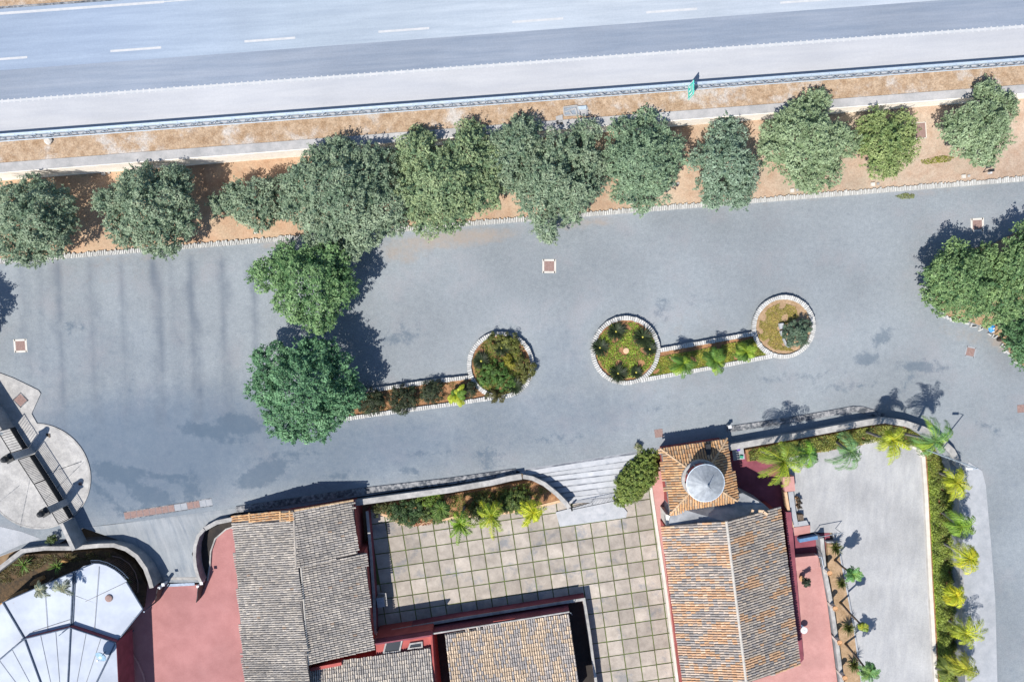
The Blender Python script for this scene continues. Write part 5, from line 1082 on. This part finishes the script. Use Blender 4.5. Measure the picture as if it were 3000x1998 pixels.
# ---------------------------------------------------------------- things on the terrace and yard
tb = thing('round_table', 'round white table on the pink terrace', 'table', P(2356, 1846, ZP+.75)); p = P(2356, 1846, ZP+1.45)
b = MB(); b.lathe((p.x, p.y, p.z), [(.04, -.04), (.32, -.04), (.34, -.01), (.33, .0), (.05, .005)], 24); b.build('table_top', M['white'], tb)
b = MB(); b.tube([(p.x, p.y, ZP+.75), (p.x, p.y, p.z-.03)], .05, 8); b.lathe((p.x, p.y, ZP+.75), [(.24, 0), (.24, .03), (.05, .06)], 14); b.build('leg', M['galv'], tb)
b = MB()
for a in (.5, 2.4, 4.6): b.box((p.x+.07*cos(a), p.y+.07*sin(a), p.z+.008), (.15, .02, .006), a)
b.build('top_mark', M['galv_dark'], tb)
pt = thing('potted_plant', 'dark leafy plant in a yellowish pot on the pink terrace by the house', 'plant', P(2343, 1690, ZP+.75)); p = P(2345, 1690, ZP+.75)
b = MB(); b.lathe(tuple(p), [(.16, 0), (.26, .35), (.28, .40), (.22, .40)], 16); b.build('pot', M['terracotta'], pt)
rng_ = np.random.default_rng(6); V, Cc = foliage([(p.x-.05, p.y+.05, p.z+1.0, .34), (p.x+.1, p.y, p.z+1.35, .3), (p.x-.15, p.y-.1, p.z+1.4, .25)], rng_, (.03, .045, .03), .2, 1.2, 40, .08); np_mesh('foliage', V, 4, M['leaf'], pt, Cc)
b = MB(); b.tube([tuple(p), (p.x, p.y, p.z+1.2)], .03, 5); b.build('stem', M['bark'], pt)
# low wall, benches and flowerpots between the shaded court and the yard
lw_ = thing('red_block_wall', 'low red block end on the court side of the yard', 'wall', P(2312, 1416, ZP)); b = MB(); b.prism(px([(2292, 1398), (2326, 1395), (2330, 1438), (2300, 1440)], ZP+.95), -1.8); b.build('block', M['pink'], lw_)
lw_ = thing('cream_low_wall', 'low cream wall between the red court and the pale bench', 'wall', P(2308, 1490, ZP)); b = MB(); b.strip([P(2302, 1441, ZP+.8), P(2312, 1500, ZP+.8), P(2322, 1545, ZP+.8)], .24, -1.8, ZP+.8); b.build('wall_body', M['orangewall'], lw_)
bn = thing('long_bench', 'long pale stone bench with flowerpots at the edge of the yard', 'bench', P(2322, 1490, ZP)); b = MB(); b.strip([P(2317, 1440, ZP+.5), P(2324, 1500, ZP+.5), P(2332, 1542, ZP+.5)], .50, -1.5, ZP+.5); b.build('seat', M['palepave'], bn)
b = MB(); b.prism(px([(2325, 1530), (2364, 1524), (2370, 1538), (2330, 1545)], ZP+.35), -1.8); b.build('seat_return', M['palepave'], bn)
for i, (u, v, lab) in enumerate([(2331, 1456, 'small dark flowerpot, topmost on the pale bench'), (2335, 1467, 'middle dark flowerpot on the pale bench'), (2335, 1479, 'lowest of the three grouped flowerpots on the pale bench')]):
    p = P(u, v, ZP+.02); t = thing('flowerpot', lab, 'flowerpot', tuple(p), 'flowerpots by the pale bench'); b = MB(); b.lathe(tuple(p), [(.13, 0), (.18+.03*(i > 0), .34), (.16, .34)], 12); b.build('pot', M['terracotta'], t)
    V, Cc = foliage([(p.x, p.y, p.z+.5, .16+.05*(i > 0))], np.random.default_rng(i), (.05, .04, .03), .1, 1.4, 26, .05); np_mesh('foliage', V, 4, M['leaf'], t, Cc)
t = thing('wooden_crate', 'dark wooden crate standing at the end of the pale bench', 'crate', P(2344, 1514, ZP)); p = P(2343, 1513, ZP+.3)
b = MB()
for k in range(4): b.box((p.x-.21+.14*k, p.y, p.z), (.10, .56, .52), .1)
b.build('slat', M['bark'], t); b = MB(); b.box((p.x, p.y, p.z-.05), (.44, .40, .40), .1); b.build('core', M['black'], t)
st2 = thing('red_steps', 'short red steps with a blue side wall going down to the shaded stairwell', 'steps', P(2345, 1552, ZP)); st2['kind'] = 'structure'
for k in range(4):
    b = MB(); b.prism(px([(2318, 1546+4*k), (2373, 1538+4*k), (2374, 1550+4*k), (2319, 1558+4*k)], ZP+.40-.12*k), -1.8); b.build('step', M['pink'], st2)
b = MB(); b.strip([P(2342, 1584, ZP+.5), P(2397, 1574, ZP+.5)], .35, -1.8, ZP+.5); b.build('side_wall', M['blueshutter'], st2)
hr = thing('handrail', 'thin dark handrail pole stretching over the head of the yucca bed', 'railing', P(2400, 1570, ZP)); b = MB(); b.tube([P(2400, 1573, ZP+1.3), P(2468, 1560, ZP+1.3)], .04, 6); b.build('rail', M['galv_dark'], hr)
for u, v in ((2402, 1573), (2466, 1561)): b = MB(); p = P(u, v, ZP+1.3); b.tube([p, (p.x, p.y, ZP-.05)], .03, 6); b.build('post', M['galv_dark'], hr)
hr = thing('handrail', 'light steel handrail beside the pink landing above the stairwell', 'railing', P(2405, 1640, ZP+.75)); b = MB(); q = [P(2400, 1632, ZP+1.6), P(2407, 1632, ZP+1.6), P(2414, 1668, ZP+1.6)]; b.tube(q, .035, 6); b.build('rail', M['galv'], hr)
for p in q: b = MB(); b.tube([p, (p.x, p.y, ZP+.6)], .03, 6); b.build('post', M['galv'], hr)
pl = thing('pink_landing', 'raised pink landing block at the top of the terrace', 'landing', P(2360, 1648, ZP+.75)); b = MB(); b.prism(px([(2317, 1634), (2396, 1626), (2399, 1664), (2322, 1672)], ZP+.95), ZP+.6); b.build('landing_slab', M['pink'], pl)
fc = thing('garden_table', 'small pale table with coloured crates between the tower and the palms', 'table', P(2160, 1335, ZP)); b = MB(); b.box(P(2163, 1330, ZP+.75), (1.1, 1.1, .06), .15); b.build('table_top', M['palepave'], fc)
for du, dv_ in ((-13, -12), (13, -14), (-12, 14), (14, 12)): b = MB(); p = P(2163+du, 1330+dv_, ZP+.72); b.tube([p, (p.x, p.y, ZP-.02)], .04, 5); b.build('leg', M['galv'], fc)
t = thing('crate', 'small violet crate on the pale table beside the tower', 'crate', P(2163, 1318, ZP+.78)); b = MB(); b.box(P(2163, 1317, ZP+.86), (.28, .25, .16), .3); b.box(P(2163, 1317, ZP+.95), (.24, .21, .02), .3); b.build('box_body', mat('violet_plastic', (.10, .05, .30), None, 4, 3, .5), t)
t = thing('crate', 'small green crate on the pale table beside the tower', 'crate', P(2172, 1338, ZP+.78)); b = MB(); b.box(P(2172, 1338, ZP+.86), (.30, .26, .16), -.2); b.box(P(2172, 1338, ZP+.95), (.26, .22, .02), -.2); b.build('box_body', mat('green_plastic', (.04, .25, .16), None, 4, 3, .5), t)

# ---------------------------------------------------------------- left bed plants
for i, (u, v, r, lab) in enumerate([(72, 1652, .95, 'leftmost bright green spiky plant in the bed behind the canopy'), (172, 1656, .8, 'bright green spiky plant in the middle of the bed behind the canopy'), (372, 1700, .75, 'bright green spiky plant between the canopy and the curved screen')]):
    rosette('spiky_plant', lab, 'plant', (u, v, ZR+.6), r, 34, (.10, .20, .03), 200+i, 'spiky plants in the canopy bed', (.1, 1.1), .5, (.16, .2, .04), .09)
for i, (b_, c_, nf, lab) in enumerate([((158, 1690), (118, 1728), 7, 'dry grey green palm drooping over the canopy, left one'), ((208, 1690), (184, 1724), 7, 'dry grey green palm drooping over the canopy, right one')]):
    palm('dry_palm', lab, 'palm', (*b_, ZR+.3), c_, 3.0, nf, 1.25, (.12, .135, .095), 51+i, 'dry palms over the white canopy', (-.1, -.25), 2.2, .40, .05, 22, None, (.0, .9), .6, None)
cover('bed_weeds', [(-40, 1690), (64, 1628), (200, 1620), (320, 1616), (340, 1640), (260, 1640), (120, 1660), (20, 1710)], ZR+.3, (.04, .045, .015), 210, 3600, .25, .06, (.11, .10, .03), 'dull weeds in the bed between the curved wall and the canopy', 'weeds', .25)
shrub('wall_shrub', 'small dark green shrub in the corner of the gate wall', 'shrub', [(155, 1576, 13, .4), (148, 1584, 10, .3)], 0, (.04, .07, .016), 211, None, .15, .06, 40, 1.4, (.10, .13, .03))
for i, (u, v, l_, w_, a) in enumerate([(40, 1750, 3.4, .7, .55), (110, 1700, 2.0, .6, .5), (190, 1640, 1.2, .5, .1)]):
    t = thing('rock', ['long ochre rock in the left bed beside the canopy', 'ochre rock in the middle of the bed beside the canopy', 'small ochre rock under the curved wall'][i], 'rock', P(u, v, ZR+.3), 'ochre rocks in the canopy bed')
    rr = random.Random(i); p = P(u, v, ZR+.35); b = MB(); n = 10; vs = []
    for k, (r, z) in enumerate([(1, -.1), (.9, .15), (.5, .34)]):
        for j in range(n): g = r*rr.uniform(.75, 1.1); x, y = l_/2*g*cos(2*pi*j/n), w_/2*g*sin(2*pi*j/n); vs.append((p.x+x*cos(a)-y*sin(a), p.y+x*sin(a)+y*cos(a), p.z+z+rr.uniform(-.05, .05)))
    b.add(vs, [(k*n+j, k*n+(j+1) % n, (k+1)*n+(j+1) % n, (k+1)*n+j) for k in range(2) for j in range(n)]+[tuple(range(2*n, 3*n))]); b.build('rock_body', mat('ochre_rock', (.24, .13, .05), (.36, .21, .09), 3, 8, 1, .5), t)

# ---------------------------------------------------------------- covers, drains, sign, lamp, small things
def manhole(lab, u, v, s, a, frame='cream', z=0, fw=.17):
    c = P(u, v, z); t = thing('manhole_cover', lab, 'manhole cover', (c.x, c.y, z), 'square manhole covers'); h = s/2-fw/2; b = MB()
    for k in range(4):
        an = a+k*pi/2; b.box((c.x+h*cos(an), c.y+h*sin(an), z-.05), (fw, s-fw if k % 2 else s+fw*.0+fw*.0, .13), an)
    b.build('frame', M[frame], t); b = MB(); b.box((c.x, c.y, z-.05), (s-2*fw-.02, s-2*fw-.02, .11), a); o = b.build('cover', M['rust'], t)
    b = MB()
    for k in range(-2, 3): b.box((c.x+k*.12*cos(a)*s, c.y+k*.12*sin(a)*s, z+.009), (.02, s-2*fw-.1, .012), a)
    b.build('lifting_rib', M['rust'], t)
manhole('white framed rusty manhole cover in the middle of the parking lot', 1609, 780, 1.28, .0)
manhole('white framed rusty manhole cover at the left edge of the parking lot', 60, 1013, 1.24, .04)
manhole('white framed rusty manhole cover above the right tree island', 2863, 659, 1.22, .06)
manhole('worn manhole cover with half a frame below the right tree island', 2843, 1031, 1.0, -.2, 'palepave', 0, .12)
manhole('small reddish manhole cover against the road wall near the tower', 1930, 1269, .78, .15, 'rust', 0, .06)
manhole('reddish manhole cover cut by the right edge', 2992, 1197, .75, .1, 'rust', 0, .06)
manhole('large rusty cover with thin white frame in the tree verge', 2690, 384, 1.5, .1, 'cream', .12, .07)
manhole('red brown cover sunk in the pale corner pavement by the entrance gate', 60, 1172, 1.05, .75, 'kerbside', .10, .08)
dr = thing('drain_channel', 'long reddish drain grating in front of the driveway', 'drain', P(492, 1493, 0)); d0, d1 = P(364, 1511, 0), P(622, 1470, 0); dd = (d1-d0); n = 14; an = atan2(dd.y, dd.x); rd = random.Random(2)
b = MB(); nn = Vector((-sin(an), cos(an), 0))*.36
for s_ in (-1, 1): b.strip([d0+nn*s_, d1+nn*s_], .07, -.05, .016)
b.build('frame', M['kerbside'], dr)
gm_ = []
for m_ in ('rust', 'marble', 'galv_dark'):
    b = MB(); b.box((0, 0, -.02), (dd.length/n-.04, .62, .06))
    for k in range(-2, 3): b.box((k*.1, 0, .012), (.035, .52, .01))
    o = b.build('grating', M['rust' if m_ == 'rust' else ('palepave' if m_ == 'marble' else 'galv_dark')]); gm_.append(o.data); bpy.data.objects.remove(o)
for i in range(n):
    p = d0.lerp(d1, (i+.5)/n); inst('grating', gm_[0] if i < 7 and i != 4 else (gm_[1] if rd.random() < .7 else gm_[0]), (p.x, p.y, .0), an, dr)

sg = thing('road_sign', 'green road sign with white border and arrow standing at the guardrail', 'sign', PH(2038, 274, 0))
zl, zt = 2.95, 4.75
BLc, BRc, TLc, TRc = P(2016.4, 295, zl), P(2016.4, 254, zl), None, None
up_ = Vector((0, 0, zt-zl)); th = Vector((.03, 0, 0))
b = MB(); q = [BLc, BRc, BRc+up_, BLc+up_]; b.add([p-th for p in q]+[p+th for p in q], [(0, 1, 2, 3), (7, 6, 5, 4), (0, 4, 5, 1), (1, 5, 6, 2), (2, 6, 7, 3), (3, 7, 4, 0)]); b.build('panel', M['signgreen'], sg)
wv = BRc-BLc
def onsign(x, y): return BLc+wv*x+up_*y-th-Vector((.006, 0, 0))
def bar(b, x0, y0, x1, y1, w):
    a_, c_ = onsign(x0, y0), onsign(x1, y1); d_ = (c_-a_).normalized(); s_ = d_.cross(Vector((1, 0, 0)))*w/2
    b.add([a_-s_, c_-s_, c_+s_, a_+s_]+[p+Vector((.004, 0, 0)) for p in (a_-s_, c_-s_, c_+s_, a_+s_)], [(0, 1, 2, 3), (7, 6, 5, 4)])
b = MB()
for x0, y0, x1, y1 in ((.03, .03, .97, .03), (.97, .03, .97, .97), (.97, .97, .03, .97), (.03, .97, .03, .03)): bar(b, x0, y0, x1, y1, .07)
b.build('border', M['signwhite'], sg)
b = MB()
for x0, y0, x1, y1 in ((.22, .30, .22, .78), (.22, .78, .80, .78), (.50, .22, .50, .55), (.50, .55, .80, .55), (.80, .2, .80, .42)): bar(b, x0, y0, x1, y1, .13)
b.build('sign_mark', M['signwhite'], sg)
for k in (.25, .75):
    p = BLc+wv*k+Vector((.08, 0, 0)); b = MB(); b.tube([(p.x, p.y, 2.2), (p.x, p.y, zt-.1)], .045, 7); b.build('post', M['galv'], sg)

lp = thing('street_lamp', 'slim grey street lamp leaning over the curved corner wall', 'street lamp', P(2711, 1316, ZG)); p = P(2711, 1316, ZG)
b = MB(); b.tube([(p.x, p.y, ZG), (p.x, p.y, 2.5), (p.x, p.y, 6.2)], [.085, .065, .045], 8); b.build('pole', M['galv'], lp)
b = MB(); b.tube([(p.x, p.y, 6.15), (p.x-.3, p.y+.02, 6.32), (p.x-.6, p.y+.03, 6.35)], .03, 6); b.build('arm', M['galv'], lp)
b = MB(); b.box((p.x-.80, p.y+.03, 6.36), (.62, .24, .10), 0, None, 0, .75); b.build('lamp_head', M['white'], lp)
di = thing('drain_inlet', 'concrete drain inlet with a pale steel frame beside the guardrail', 'drain', PH(1680, 330, 0))
def hb(name, pts, h, mt): b = MB(); b.prism([PH(u, v, h) for u, v in pts], lambda p: zh(p.x)-.05); b.build(name, mt, di)
hb('basin', [(1652, 318), (1690, 312), (1699, 336), (1655, 338)], .07, M['galv_dark'])
hb('apron', [(1628, 342), (1648, 336), (1650, 366), (1630, 366)], .10, M['concrete']); hb('side_slab', [(1698, 318), (1722, 313), (1724, 340), (1701, 340)], .09, M['concrete'])
hb('lintel', [(1693, 312), (1718, 310), (1718, 320), (1697, 322)], .22, M['galv'])
b = MB()
for a_, c_ in (((1651, 316), (1690, 311)), ((1690, 311), (1700, 338)), ((1700, 338), (1653, 340)), ((1653, 340), (1651, 316)), ((1668, 328), (1676, 339)), ((1655, 330), (1686, 319)), ((1686, 319), (1690, 338))):
    b.strip([PH(*a_, 0), PH(*c_, 0)], .12, [zh(PH(*a_).x)-.02, zh(PH(*c_).x)-.02], [zh(PH(*a_).x)+.14, zh(PH(*c_).x)+.14])
b.strip([PH(1650, 366, 0), PH(1678, 350, 0)], .10, 2.1, 2.5); b.build('frame_bar', M['concrete'], di)
rk2 = thing('boulder', 'white boulder lying just behind the left end of the guardrail', 'boulder', PH(142, 413, 0)); rr = random.Random(9); p = PH(142, 413, .1); b = MB(); n = 9; vs = []
for r, z in ((.36, -.1), (.38, .08), (.22, .24)):
    for j in range(n): g = r*rr.uniform(.8, 1.15); vs.append((p.x+g*cos(2*pi*j/n), p.y+g*sin(2*pi*j/n), p.z+z+rr.uniform(-.03, .03)))
b.add(vs, [(k*n+j, k*n+(j+1) % n, (k+1)*n+(j+1) % n, (k+1)*n+j) for k in range(2) for j in range(n)]+[tuple(range(2*n, 3*n))]); b.build('boulder_body', M['cream'], rk2)
# small white spotlight boxes in the verge
for i, (u, v, lab) in enumerate([(2556, 541, 'pale ground box in the verge below the oval yellowish tree'), (2822, 518, 'pale ground box in the verge below the rightmost tree'), (2320, 559, 'pale ground box in the verge below the large light green tree'), (1970, 540, 'pale ground box in the verge right of the compact pointed tree'),
        (750, 680, 'pale ground box in the verge below the small sparse tree'), (304, 508, 'pale ground box at the wall foot beside the dense round tree'), (325, 672, 'pale ground box in the verge left of the dense round tree'), (1848, 593, 'pale ground box in the verge below the compact pointed tree')]):
    p = P(u, v, .12); t = thing('ground_box', lab, 'ground box', tuple(p), 'pale ground boxes in the tree verge'); b = MB(); b.box((p.x, p.y, .17), (.36, .34, .16), .08, None, 0, .93); b.build('box', M['cream'], t)
    p = P(u+16, v-2, .12); b = MB(); b.box((p.x, p.y, .15), (.24, .22, .10), .08, None, 0, .9); b.build('lid', M['coping'], t)
sp_ = thing('garden_spotlight', 'small black garden spotlight on a post in the verge by the right edge', 'spotlight', P(2885, 503, .1)); p = P(2880, 505, .1)
b = MB(); b.tube([(p.x, p.y, .05), (p.x, p.y, 1.0)], .04, 6); b.build('post', M['black'], sp_); b = MB(); b.box((p.x+.1, p.y, 1.05), (.42, .24, .24), .1); b.build('lamp_head', M['black'], sp_)
b = MB(); b.box((p.x+.5, p.y-.1, .3), (.16, .2, .4), .1); b.build('control_box', M['white'], sp_)
cover('weeds', [(2698, 470), (2760, 456), (2795, 462), (2780, 475), (2720, 482), (2700, 480)], .1, (.13, .15, .02), 220, 700, .15, .06, (.22, .23, .03), 'yellow green weed patch in the verge right of the oval tree', 'weeds')
cover('weeds', [(2622, 575), (2650, 566), (2680, 570), (2676, 582), (2640, 584)], .0, (.12, .15, .06), 221, 500, .12, .06, (.2, .22, .09), 'pale green weeds on the asphalt under the stone kerb', 'weeds')
bp = thing('bollard', 'small white bollard on the road side beside the tower', 'bollard', P(2131, 1246, 0)); p = P(2131, 1246, 0); b = MB(); b.box((p.x, p.y, .35), (.24, .24, .75), .15, None, 0, .9); b.build('shaft', M['wallgrey'], bp); b = MB(); b.box((p.x, p.y, .75), (.30, .30, .06), .15); b.build('cap', M['white'], bp)
for i, (u, v, lab) in enumerate([(235, 1418, 'small rusty lump lying on the right of the paved circle'), (143, 1275, 'small dark leaf litter near the top of the paved circle')]):
    p = P(u, v, .06); t = thing('debris', lab, 'debris', tuple(p)); rr = random.Random(i); b = MB()
    for k in range(5): b.box((p.x+rr.uniform(-.15, .15), p.y+rr.uniform(-.12, .12), .10), (.18, .12, .08), rr.uniform(0, 3))
    b.build('lump', M['rust' if i == 0 else 'bark'], t)
